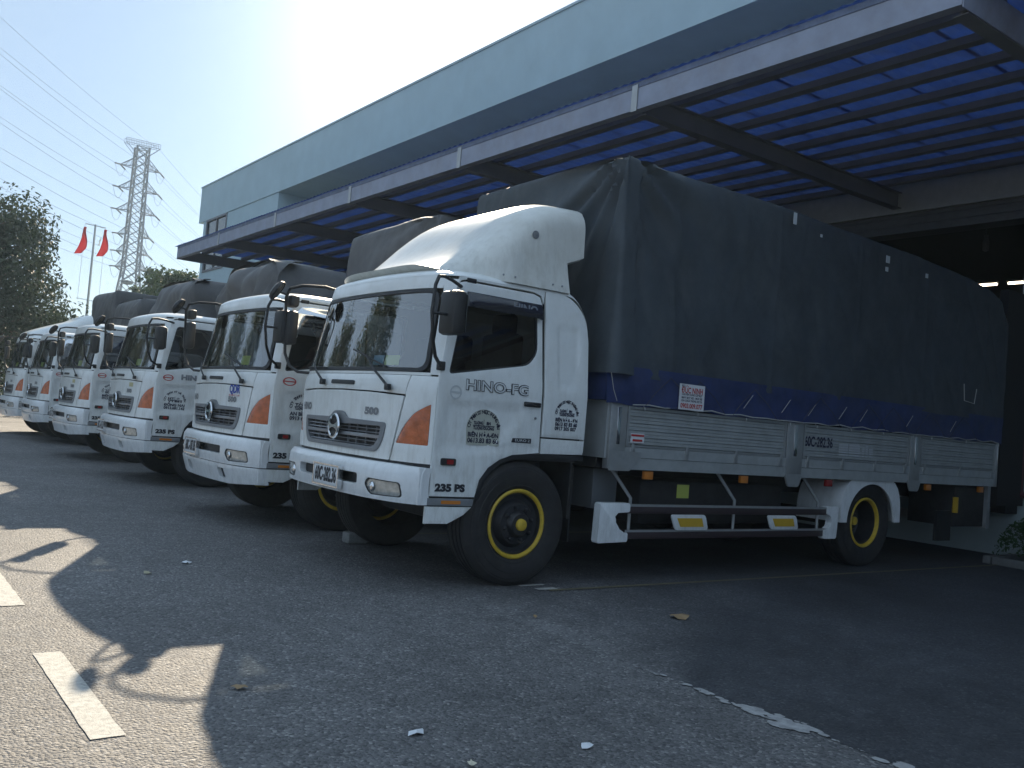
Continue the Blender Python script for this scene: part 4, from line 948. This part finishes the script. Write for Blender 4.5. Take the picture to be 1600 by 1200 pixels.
# ============================================================ THE TRUCKS
def cargo_body(root, detailed):
    """aluminium drop-side body, near side at y=0"""
    if detailed:
        edges = [2.42, 4.72, 5.0, 7.08, 7.32, 9.2]
        MB().box((2.2, .12, 1.0), (9.2, 2.28, 1.09)).put('load_floor', BLACKM, root)
        for a, b in ((2.43, 4.71), (5.01, 7.07), (7.33, 9.17)):
            # extruded ribbed boards: five boards per side panel
            for k in range(5):
                z0 = 1.225+k*.0635
                prof = [(.012, z0), (.002, z0+.006), (.002, z0+.026), (.008, z0+.030), (.008, z0+.034), (.002, z0+.038), (.002, z0+.057), (.012, z0+.0625), (.03, z0+.0625), (.03, z0)]
                MB().prism(prof, 0, a+.03, b-.03).put('side_board', ALU, root, 20)
            f = MB().box((a, -.006, 1.205), (b, .03, 1.222)).box((a, -.006, 1.545), (b, .03, 1.57)).box((a, -.004, 1.2225), (a+.028, .03, 1.5445)).box((b-.028, -.004, 1.2225), (b, .03, 1.5445))
            f.put('board_frame', ALU2, root)
            n = max(3, round((b-a)/.55))
            for k in range(n):
                x = a+.08+(b-a-.16)*k/(n-1)
                MB().box((x-.028, -.014, 1.11), (x+.028, -.001, 1.20), .003).box((x-.018, -.022, 1.165), (x+.018, -.0145, 1.235), .003).put('hinge', ALU2, root)
                if k % 1 == 0: MB().tube([(x+.1, -.004, 1.575), (x+.1, -.03, 1.565), (x+.1, -.03, 1.54)], .006, 5).put('rope_hook', ALU2, root)
        MB().box((2.40, .0, 1.0), (9.2, .05, 1.105)).box((2.40, -.006, 1.108), (9.2, .045, 1.2)).put('side_rail', ALU, root)
        for x0, x1 in ((2.22, 2.42), (4.725, 4.995), (7.085, 7.315), (9.175, 9.24)):
            MB().box((x0, -.010, 1.0), (x1, .06, 1.60), .004).put('body_post', ALU2, root)
            MB().box((x0+(x1-x0)*.4, -.018, 1.22), (x0+(x1-x0)*.6, -.011, 1.55), .003).put('post_latch', CHROME, root)
        for x in (4.86, 7.2):
            MB().prism(rounded([(x-.15, 1.03), (x+.15, 1.03), (x+.09, .90), (x-.09, .90)], .03), 1, -.016, .0).put('gusset_plate', ALU2, root)
        MB().prism([(2.23, .985), (2.23, 1.16), (2.62, 1.16), (2.62, 1.09), (2.48, .985)], 1, -.018, -.012).put('gusset_plate', ALU2, root)
        MB().box((2.2, .02, 1.09), (2.24, 2.38, 1.62)).box((9.2, .02, 1.0), (9.24, 2.38, 1.62)).box((2.2, 2.36, 1.0), (9.2, 2.4, 1.6)).put('end_board', ALU, root)
        for x, m_ in ((2.72, ORANGED), (4.07, ORANGED), (5.50, REDL), (7.55, ORANGED), (8.85, ORANGED)):
            MB().box((x, .02, .915), (x+.11, .06, .99), .006).put('side_marker', m_, root)
    else:
        MB().box((2.2, .0, 1.0), (9.2, 2.4, 1.1)).put('load_floor', BLACKM, root)
        MB().box((2.2, .0, 1.102), (9.2, .03, 1.6)).box((2.2, .032, 1.102), (2.24, 2.368, 1.6)).box((2.2, 2.37, 1.102), (9.2, 2.4, 1.6)).put('side_board', ALU, root)

def small_sign(root, x, z, w, h, y=-.03, m=PAPERW, name='sticker'):
    return MB().box((x-w/2, y-.002, z-h/2), (x+w/2, y, z+h/2)).put(name, m, root)

TY = [0., 3.10, 7.56, 11.88, 16.58, 19.55]
TX = [0., -.06, -.04, .0, .12, .02]
LBL = ['nearest white cargo truck with yellow wheel rings, weathered roof fairing and dark tarpaulin',
       'second white cargo truck from the camera, driver in its cab and chrome window visor',
       'white cargo truck third from the camera, creased grey canvas rising behind its cab',
       'white cargo truck fourth from the camera, with a cream sticker on its front',
       'white cargo truck fifth from the camera, with a chrome window visor',
       'farthest white cargo truck, smooth roof fairing, cut by the left edge']
roots = []
R1 = tag(empty('cargo_truck'), LBL[0], 'truck', 'white cargo trucks parked in a row')
shell(R1)
w0 = wheel(R1, 1.30, .02); wheel(R1, 1.30, 2.38, flip=True)
bpy.context.view_layer.update()
CH = {}
for o in list(COL.objects):
    if o.parent: CH.setdefault(o.parent, []).append(o)
roots.append(R1)
for i in range(1, 6):
    c = copy_tree(R1); c.location = (TX[i], TY[i], 0); c['label'] = LBL[i]; roots.append(c)
R2, R3, R4, R5, R6 = roots[1:]
# --- nearest truck
cargo_body(R1, True)
deflector(R1, 0); visor(R1, False)
bm = bmesh.new(); text_into(bm, 'HINO', lambda a, b: (1.215+a, .075-.055, 2.275+b), .085, .003, .25); link('visor_lettering', finish(bm, 'vl', 0), mat('faint_lettering', (.22, .24, .27), .5), R1)
num_plate(R1, '60C-282.36', 1.10, w=.46)
ztab = [(2.1, 3.80), (3.19, 3.79), (4.31, 3.78), (5.29, 3.75), (6.25, 3.735), (7.07, 3.72), (8.18, 3.65), (8.8, 3.57), (9.13, 3.47), (9.3, 3.25), (9.4, 3.1)]
def interp(t, x):
    if x <= t[0][0]: return t[0][1]
    for (a, va), (b, vb) in zip(t, t[1:]):
        if x <= b: return va+(vb-va)*(x-a)/(b-a)
    return t[-1][1]
tarp(-.015, 2.42, 2.2, 9.33, lambda x: interp([(2.1, 1.83), (8.5, 1.87), (9.3, 1.90)], x)+.02*noise.noise(Vector((x*1.6, 0, 0))), lambda x: interp(ztab, x), 1, root=R1, lean=.09, pleat=.06, bulge=.028, rnd=.025, cr_=.02, nx=230, L=44, NF=70)
# blue under-sheet
bm = bmesh.new(); g = []
for i in range(141):
    x = 2.12+i*(9.28-2.12)/140; zb = 1.585+.028*noise.noise(Vector((x*1.4, 2, 0)))-.014*abs(math.sin(x*5.6)); row = []
    for k in range(9):
        t = k/8; yy = -.016+.010*math.sin(x*5.6)*(1-t)+.02*noise.noise(Vector((x*2.5, t*1.5, 4)))+.008*noise.noise(Vector((x*9, t*4, 4)))-.012
        row.append(bm.verts.new((x, yy, zb+(1.92-zb)*t)))
    g.append(row)
for i in range(140):
    for k in range(8): bm.faces.new((g[i][k], g[i+1][k], g[i+1][k+1], g[i][k+1]))
bmesh.ops.recalc_face_normals(bm, faces=bm.faces[:])
link('blue_under_sheet', finish(bm, 'blue_under_sheet', 60), TARPB, R1)
MB().box((2.14, .0, 1.6), (2.19, 2.38, 1.95), .01).put('blue_front_sheet', TARPB, R1)
RP = []; RD = []; x = 2.45; k = 0
class _R:
    def __init__(s, m): s.m = m
    def tube(s, p, r, n): MB().tube(p, r, n).put('tie_rope', s.m, R1)
rp, rd = _R(ROPE), _R(ROPED)
while x < 9.05:
    rp.tube([(x, -.035, 1.58), (x+.2, -.042, 1.592+.01*math.sin(k)), (x+.42, -.036, 1.578)], .006, 5); x += .42; k += 1
rp.tube([(2.14, -.05, 1.87), (2.19, -.05, 1.70), (2.25, -.04, 1.60)], .004, 4)
for xx in (3.95, 4.55, 5.0, 5.55, 5.95, 6.9, 7.9): rp.tube([(xx, -.045, 1.66), (xx+.13, -.045, 1.80)], .0035, 4)
for xx in (2.9, 3.3, 4.1, 5.2, 6.1, 6.6, 7.4, 8.2): rd.tube([(xx, -.048, 1.86), (xx+.22, -.052, 1.72), (xx+.38, -.045, 1.585)], .0035, 4); rd.tube([(xx, -.048, 1.86), (xx-.18, -.052, 1.72), (xx-.3, -.045, 1.585)], .0035, 4)
# sign hung on the blue sheet
sg_ = small_sign(R1, 3.18, 1.705, .345, .24, -.058, name='hanging_sign')
lettering('sign_phone', [('0903.009.077', 0, -.085, .06, .30)], INKR, sg_, (3.18, 1.705), -.0615, bold=.002)
lettering('sign_red_lettering', [('ĐỨC NINH', 0, .06, .075, .29)], INKR, sg_, (3.18, 1.705), -.0615, bold=.002)
lettering('sign_navy_lettering', [('ĐC:', -.12, .10, .03, None), ('CHUYÊN CUNG CẤP BẠT', 0, .022, .026, .28), ('MAY BẠT XE - MUI XE', 0, -.008, .026, .28), ('SỬA CHỮA THÙNG XE TẢI', 0, -.036, .026, .28)], INK, sg_, (3.18, 1.705), -.0615, bold=.001)
lettering('side_number', [('60C-282.36', 0, 0, .15, .50)], INK, R1, (5.28, 1.385), -.001, bold=.004)
gw = MB()
for r in range(5):
    for a, b in ((0, .17), (.19, .40), (.44, .49), (.51, .56), (.58, .66)):
        if (r, a) not in ((0, .44), (0, .58)): gw.box((5.65+a, -.0025, 1.375-r*.028), (5.65+b, -.0005, 1.392-r*.028))
gw.put('stencilled_notice', mat('pale_stencil', (.50, .52, .54), .7), R1)
s2 = small_sign(R1, 2.56, 1.285, .17, .085, -.010, name='maker_sticker'); MB().box((2.48, -.0155, 1.30), (2.64, -.0125, 1.318)).box((2.50, -.0155, 1.255), (2.62, -.0125, 1.275)).put('sticker_print', INKR, s2)
for px_, pz_, w_, h_ in ((4.48, 3.61, .05, .12), (4.95, 3.56, .03, .03), (6.20, 3.50, .07, .08), (6.20, 3.40, .05, .05), (7.05, 3.46, .05, .05)):
    MB().box((px_, -.085, pz_), (px_+w_, -.078, pz_+h_)).put('tarpaulin_patch', mat('patch', (.55, .6, .62), .6), R1)
pt = MB().tube([(8.12, -.07, 2.28), (8.14, -.075, 2.07), (8.40, -.07, 2.05), (8.44, -.07, 2.24)], .006, 4).put('loose_strap', ROPE, R1)
# lettering on the door
lettering('door_name_outline', [('HINO-FG', 0, 0, .115, .62)], INKB, R1, (.985, 1.60), size=.1, bold=.006)
lettering('door_name', [('HINO-FG', 0, 0, .115, .615)], PALE, R1, (.985, 1.60), size=.1, bold=.0005, off=-.006)
def badge(root, x, z, m, r=.055, ry=None):
    ry = ry or r; bm = bmesh.new()
    for k in range(24):
        a0, a1 = 2*math.pi*k/24, 2*math.pi*(k+1)/24
        bm.faces.new([bm.verts.new(NEAR(x+rr*math.cos(a)*r, z+rr*math.sin(a)*ry, -.005)) for rr, a in ((1, a0), (1, a1), (.78, a1), (.78, a0))])
    bm.faces.new([bm.verts.new(NEAR(x+a*r, z+b*ry, -.005)) for a, b in ((-.78, -.14), (.78, -.14), (.78, .14), (-.78, .14))])
    return link('door_badge', finish(bm, 'door_badge', 0), m, root)
badge(R1, .585, 1.535, mat('faint_badge', (.56, .58, .58), .4))
def company(root, cx, cz, top, l1, l2, a, b, s=1., bg=None, sq=1.):
    if bg:
        poly = [(cx-.155*s, cz-.13*s), (cx+.155*s, cz-.13*s)]+[(cx+.165*s*math.cos(rad(t)), cz+.165*s*sq*math.sin(rad(t))) for t in range(0, 181, 12)]
        link('company_sticker', finish(panel(poly, lambda x, z, o=0: NEAR(x, z, o-.003), (), .03, 0), 'company_sticker', 0), bg, root)
    arc_text('company_arc_lettering', top, INK, root, cx, cz, .142*s, 172, 8, .040*s, sq=sq, bold=.0012)
    lettering('company_lettering', [(l1[0], -.055*s, .045*s, .034*s, .09*s), (l1[1], .045*s, .045*s, .034*s, .04*s), (l2[0], -.055*s, .005*s, .034*s, .09*s), (l2[1], .05*s, .005*s, .034*s, .10*s), (a, 0, -.050*s, .050*s, .295*s), (b, 0, -.095*s, .052*s, .295*s)], INK, root, (cx, cz), bold=.0018, off=-.0055)
    bm = bmesh.new()
    for x0, x1, z0, z1 in ((-.105, .105, .022, .028), (-.004, .0, .0, .075)):
        bm.faces.new([bm.verts.new(NEAR(cx+x*s, cz+z*s, -.0058)) for x, z in ((x0, z0), (x1, z0), (x1, z1), (x0, z1))])
    link('company_rule', finish(bm, 'r', 0), INK, root)
company(R1, .885, 1.265, 'CTY TNHH ST NGỌC PHƯƠNG VÂN', ('TLƯỢNG', 'BN'), ('TLƯỢNG', 'DƯỜNG'), 'BIÊN HÒA-ĐN', '0613.83 83 60', 1.0, CREAM, .95)
company(R1, 1.72, 1.43, 'CTY TNHH ST NGỌC PHƯƠNG VÂN', ('TLƯỢNG', 'BN'), ('TLƯỢNG', 'DƯỜNG'), 'BIÊN HÒA - ĐN', '0613 83 83 60', .82)
lettering('company_phone', [('0917 305 007', 0, 0, .042, .235)], INK, R1, (1.715, 1.315), bold=.0015)
def common_marks(root, number='500'):
    lettering('model_number', [(number, 0, 0, .075, .21)], GREYP, root, (.66, 1.335), 'front', bold=.005)
    lettering('front_name', [('HINO', 0, 0, .085, .25)], GREYP, root, (1.97, 1.335), 'front', bold=.005)
    lettering('power_rating', [('235 PS', 0, 0, .075, .27)], INKB, root, (.60, .79), bold=.005, off=-.004)
common_marks(R1)
eb = link('engine_badge', finish(panel([(1.16, 1.175), (1.17, 1.21), (1.36, 1.215), (1.36, 1.175)], lambda x, z, o=0: NEAR(x, z, o-.006), (), 0, .006), 'engine_badge', 0), INKB, R1)
lettering('engine_lettering', [('EURO 2', 0, 0, .03, .15)], PALE, eb, (1.265, 1.194), off=-.009)
link('inspection_sticker', finish(panel([(.42, 1.72), (.62, 1.72), (.62, 1.80), (.42, 1.80)], lambda y, z, o=0: front(y, z, .012), (), 0, 0), 's', 0), STICKY, R1)
link('permit_sticker', finish(panel([(.64, 1.72), (.80, 1.72), (.80, 1.80), (.64, 1.80)], lambda y, z, o=0: front(y, z, .012), (), 0, 0), 's', 0), STICKB, R1)
# side guard
for z0, z1 in ((.605, .685), (.375, .455)): MB().box((2.5, .0, z0), (5.52, .05, z1), .006).box((2.5, -.002, z1-.018), (5.52, .052, z1+.002)).put('guard_rail', mat('dark_guard_rail', (.05, .035, .04), .4, metal=.2), R1)
MB().box((2.5, -.004, .668), (5.52, .0, .69)).box((2.5, -.004, .438), (5.52, .0, .458)).put('guard_rail_edge', ALU2, R1)
MB().prism(rounded([(2.16, .345), (2.17, .70), (2.53, .70), (2.53, .62), (2.36, .61), (2.35, .55), (2.44, .44), (2.52, .435), (2.52, .355)], [.02, .02, .02, .01, .03, .03, .03, .01, .01]), 1, -.02, .06, .008).put('guard_end', WHITE2, R1)
MB().prism(rounded([(5.50, .70), (5.70, .70), (5.68, .35), (5.46, .35), (5.46, .445), (5.55, .46), (5.59, .52), (5.56, .60), (5.50, .615)], .015), 1, -.02, .06, .008).put('guard_end', WHITE2, R1)
for x in (3.31, 4.72):
    MB().prism(rounded([(x-.25, .60), (x+.22, .60), (x+.27, .455), (x-.18, .455)], .03), 1, -.024, -.006, .004).put('reflector_frame', WHITE2, R1)
    MB().prism([(x-.17, .568), (x+.17, .568), (x+.20, .487), (x-.12, .487)], 1, -.028, -.0245).put('reflector_plate', YPLATE, R1)
for x in (2.57, 4.0, 5.38): MB().tube([(x-.2, .10, 1.0), (x, .03, .74), (x, .03, .38)], .016, 6).put('guard_bracket', ALU2, R1)
MB().box((2.3, .25, .62), (2.6, .75, .98), .01).put('battery_box', mat('grey_box', (.16, .17, .18), .5, metal=.3), R1)
MB().box((2.85, .2, .48), (5.0, .72, .90), .05).put('fuel_tank', BLACKM, R1)
small_sign(R1, 3.42, .80, .17, .13, .19, STICKY, 'tank_sticker')
MB().box((8.33, .08, .46), (9.16, .7, .98), .01).put('rear_side_box', BLACKM, R1)
MB().box((8.33, .04, .64), (8.37, .10, .84)).put('rear_reflector', YPLATE, R1); MB().box((7.98, .1, .28), (8.33, .14, .66)).put('rear_mud_flap', BLACKP, R1)
MB().box((9.10, .03, .44), (9.17, .10, 1.0)).box((9.1, .1, .44), (9.16, 2.3, .56)).put('rear_bumper_bar', ALU2, R1)
# rear wheels and white mudguard
for i, r in enumerate(roots):
    wheel(r, 6.41, .10, True); wheel(r, 6.41, 2.30, True, True)
    MB().tube([(6.41, .3, .51), (6.41, 2.1, .51)], .09, 10).put('rear_axle', BLACKM, r)
def mudguard(root):
    n = 24; bm = bmesh.new()
    pts_in = [(6.42+.475*math.cos(a), .52+.44*math.sin(a)) for a in [math.pi-math.pi*k/n for k in range(n+1)]]
    out = []
    for k in range(n+1):
        a = math.pi-math.pi*k/n; c, s = math.cos(a), math.sin(a); q = 3.2; r_ = 1/((abs(c)/.60)**q+(abs(s)/.545)**q)**(1/q); out.append((6.42+c*r_, .52+s*r_))
    V = [[bm.verts.new((p[0], y, p[1])) for p in L] for L, y in ((pts_in, .06), (pts_in, .035), (out, .035), (out, .06), (out, .62))]
    for A, B_ in zip(V, V[1:]):
        for k in range(n): bm.faces.new((A[k], A[k+1], B_[k+1], B_[k]))
    bmesh.ops.recalc_face_normals(bm, faces=bm.faces[:]); link('mudguard', finish(bm, 'mudguard', 40), WHITE2, root)
mudguard(R1)
# --- the other trucks
def qdr(root):
    lettering('front_initials', [('QDR', 0, 0, .125, .26)], BLUEINK, root, (.62, 1.445), 'front', bold=.004)
    lettering('front_subtitle', [('ĐƯỜNG DÀI', 0, 0, .026, .26)], INKR, root, (.62, 1.38), 'front')
for i, r in enumerate(roots[1:], 1):
    cargo_body(r, False)
    common_marks(r); badge(r, .575, 1.57, mat('red_badge', (.50, .06, .06), .45), .075, .045)
    lower_valance(r)
    lettering('door_name_outline', [('HINO-FG' if i < 3 else 'DUTRO', 0, 0, .10, .46)] if i != 2 else [('HINO', -.08, 0, .10, .33)], GREYM, r, (1.0, 1.59), bold=.006)
qdr(R2); visor(R2); visor(R5)
company(R2, .77, 1.29, 'CTY TNHH TƯƠNG DƯƠNG', ('TẢI', 'BN'), ('T.LƯỢNG', 'HÀNG'), 'AN BÌNH-BH', '0913 687 107', 1.05)
company(R3, .70, 1.23, 'CTY TNHH VT HÀ THIÊN', ('HT', 'CTY'), ('VT', 'BH'), 'ĐỒNG NAI', '0913.681.142', 1.0)
company(R4, .76, 1.26, 'CTY TNHH VT PHÚ TÂM', ('TẢI', 'BN'), ('SỐ', 'HÀNG'), 'BIÊN HÒA', '0913.88 21 07', 1.05)
num_plate(R2, '60C-187.85', 1.48); num_plate(R3, '60C-141.52', 1.62); num_plate(R4, '60C-177.20', 1.62); num_plate(R5, '60C-206.11', 1.62); num_plate(R6, '60C-095.34', 1.62)
for r, c in ((R3, CREAM), (R4, CREAM)):
    link('front_sticker', finish(panel([(.52, 1.40), (.68, 1.40), (.68, 1.46), (.52, 1.46)], lambda y, z, o=0: front(y, z, -.003), (), 0, 0), 's', 0), mat('yellowish_sticker', (.50, .46, .26), .6), r)
for r in roots[1:]:
    link('inspection_sticker', finish(panel([(.46, 1.72), (.66, 1.72), (.66, 1.82), (.46, 1.82)], lambda y, z, o=0: front(y, z, .012), (), 0, 0), 's', 0), STICKY, r)
deflector(R6, 1)
hx = lambda v: (lambda x: v)
tarp(.0, 2.4, 2.22, 9.25, 1.55, lambda x: 3.68, 2.3, root=R2, m=TARPG, hump=.10, pleat=.04, nx=40, rnd=.05)
tarp(-.05, 2.45, 2.02, 9.2, 1.55, lambda x: 3.58-.02*(x-2), 5.1, root=R3, m=TARPG, hump=.12, rnd=.32, bulge=.10, slump=1.1, nx=50)
tarp(-.02, 2.42, 2.05, 9.2, 1.55, lambda x: 3.64-.01*(x-2), 7.7, root=R4, m=TARPG, hump=.08, rnd=.25, bulge=.08, slump=.9, nx=50)
tarp(.0, 2.40, 2.15, 9.2, 1.55, lambda x: 3.55, 9.4, root=R5, m=TARPG, hump=.08, rnd=.14, bulge=.06, slump=.35, nx=40)
tarp(.0, 2.40, 2.30, 9.2, 1.55, lambda x: 3.95, 12.4, root=R6, m=TARPG, hump=.06, rnd=.14, bulge=.06, slump=.35, nx=40)

# --- driver of the second truck
D = tag(empty('person', (-.06+1.22, 3.10+.70, 1.55)), 'driver with black cap and dark red shirt sitting at the wheel of the second truck', 'person')
def skin_mesh(verts, edges, radii, name, m, parent, lv=2):
    me = bpy.data.meshes.new(name); me.from_pydata(verts, edges, []); o = bpy.data.objects.new(name, me); COL.objects.link(o)
    sk = o.modifiers.new('s', 'SKIN'); sv = me.skin_vertices[0].data
    for i, r in enumerate(radii): sv[i].radius = (r, r) if not isinstance(r, tuple) else r
    sv[0].use_root = True
    o.modifiers.new('d', 'SUBSURF').levels = lv
    dg = bpy.context.evaluated_depsgraph_get(); m2 = bpy.data.meshes.new_from_object(o.evaluated_get(dg)); bpy.data.objects.remove(o); m2.shade_smooth()
    return link(name, m2, m, parent)
V = [(0, 0, .02), (0, 0, .22), (0, 0, .42), (-.01, 0, .50), (-.02, 0, .57), (-.03, 0, .68), (0, -.17, .42), (0, .17, .42), (-.06, -.24, .22), (-.06, .24, .22), (-.26, -.16, .16), (-.26, .16, .16), (-.33, -.15, .20), (-.33, .15, .20), (-.42, -.10, .02), (-.42, .10, .02), (-.46, -.1, -.30), (-.46, .1, -.30)]
Ed = [(0, 1), (1, 2), (2, 3), (3, 4), (4, 5), (2, 6), (2, 7), (6, 8), (7, 9), (8, 10), (9, 11), (10, 12), (11, 13), (0, 14), (0, 15), (14, 16), (15, 17)]
Ra = [(.15, .13), (.14, .12), (.12, .10), .055, .06, .085, .065, .065, .045, .045, .034, .034, .028, .028, .075, .075, .055, .055]
skin_mesh(V, Ed, Ra, 'body', SKIN, D)
skin_mesh([(0, 0, .03), (0, 0, .22), (0, 0, .41), (0, -.17, .41), (0, .17, .41), (-.05, -.23, .26), (-.05, .23, .26)], [(0, 1), (1, 2), (2, 3), (2, 4), (3, 5), (4, 6)], [(.165, .145), (.155, .135), (.13, .115), .078, .078, .062, .062], 'shirt', SHIRT, D)
def ell(name, c, r, m, sub=2):
    bm = bmesh.new(); bmesh.ops.create_icosphere(bm, subdivisions=sub, radius=1); bmesh.ops.scale(bm, vec=r, verts=bm.verts); bmesh.ops.translate(bm, vec=c, verts=bm.verts); return link(name, finish(bm, name, 80), m, D)
ell('hair', (-.015, 0, .735), (.10, .085, .075), HAIR); ell('nose', (-.125, 0, .665), (.016, .013, .022), SKIN)
for s_ in (-1, 1): ell('eye', (-.108, .032*s_, .695), (.010, .014, .007), HAIR); ell('ear', (-.02, .088*s_, .675), (.02, .012, .03), SKIN)
ell('mouth', (-.108, 0, .625), (.008, .024, .006), INKR)
for s_ in (-1, 1):
    for k in range(5):
        y = .15*s_+(-.03+.015*k); skin_mesh([(-.33, y, .20), (-.365, y, .205), (-.375, y+.004, .18)], [(0, 1), (1, 2)], [.010, .009, .007], 'finger', SKIN, D, 1)
bm = MB().lathe([(.098, -.01), (.10, .02), (.085, .06), (.04, .078), (0, .08)], (-.015, 0, .745), 20, 2); bm.box((-.19, -.07, .735), (-.08, .07, .745), .003); bm.put('cap', HAIR, D)

# ============================================================ small things on the ground
def litter(name, x, y, s, label, cat, m, seed, group=None, z=.002, h=.02):
    R = random.Random(seed); bm = bmesh.new(); n = 9
    c = bm.verts.new((0, 0, h)); ring = [bm.verts.new((s*R.uniform(.5, 1.1)*math.cos(2*math.pi*k/n), s*R.uniform(.35, .8)*math.sin(2*math.pi*k/n), R.uniform(.0, h))) for k in range(n)]
    for k in range(n): bm.faces.new((c, ring[k], ring[(k+1) % n]))
    o = link(name, finish(bm, name, 0), m); o.location = (x, y, z); o.rotation_euler = (0, 0, R.uniform(0, 6)); tag(o, label, cat, group); return o
litter('paper_scrap', -.9, 1.45, .06, 'flat white paper scrap on the shaded asphalt in front of the second truck', 'litter', LITTER, 1)
litter('paper_scrap', -1.18, -2.66, .045, 'crumpled white scrap on the asphalt at bottom centre, left of the other scrap', 'litter', LITTER, 2)
litter('paper_scrap', -.60, -3.08, .035, 'small white scrap on the asphalt at bottom centre, right of the crumpled one', 'litter', LITTER, 3)
litter('paper_scrap', -1.16, -3.05, .03, 'pale scrap touching the bottom edge of the photo', 'litter', mat('cream_litter', (.6, .55, .42), .8), 4)
litter('dry_leaf', 1.84, -1.32, .085, 'curled dry brown leaf on the dark apron beside the nearest truck', 'leaf', LEAFD, 5, h=.03, z=.006)
litter('dry_leaf', -1.64, -1.82, .045, 'small dry leaf in the sunlit patch at the bottom left', 'leaf', LEAFD, 6)
litter('dry_leaf', -1.30, 1.05, .05, 'dry leaf at the shadow edge in front of the second truck', 'leaf', mat('pale_leaf', (.36, .33, .22), .8), 7)
litter('dry_leaf', .75, -1.0, .03, 'tiny brown leaf on the apron ahead of the nearest front wheel', 'leaf', LEAFD, 8, z=.006)
MB().box((-.11, -.08, 0), (.11, .08, .11), .02).put('concrete_block', CHUNK, None, label='rough grey concrete block lying under the front of the nearest truck', cat='block').location = (1.02, 2.3, .006)

# ============================================================ haze
hz = MB().box((-130, -120, -1.0), (330, 560, 53)).mesh('haze', 0)
HM = bpy.data.materials.new('haze'); HM.use_nodes = True; HM.node_tree.nodes.remove(HM.node_tree.nodes['Principled BSDF'])
vp = HM.node_tree.nodes.new('ShaderNodeVolumePrincipled'); vp.inputs['Color'].default_value = (.62, .82, 1, 1); vp.inputs['Density'].default_value = HAZE_D; vp.inputs['Anisotropy'].default_value = .3
HM.node_tree.links.new(vp.outputs[0], HM.node_tree.nodes['Material Output'].inputs['Volume'])
ho = link('haze', hz, HM, None, kind='stuff')
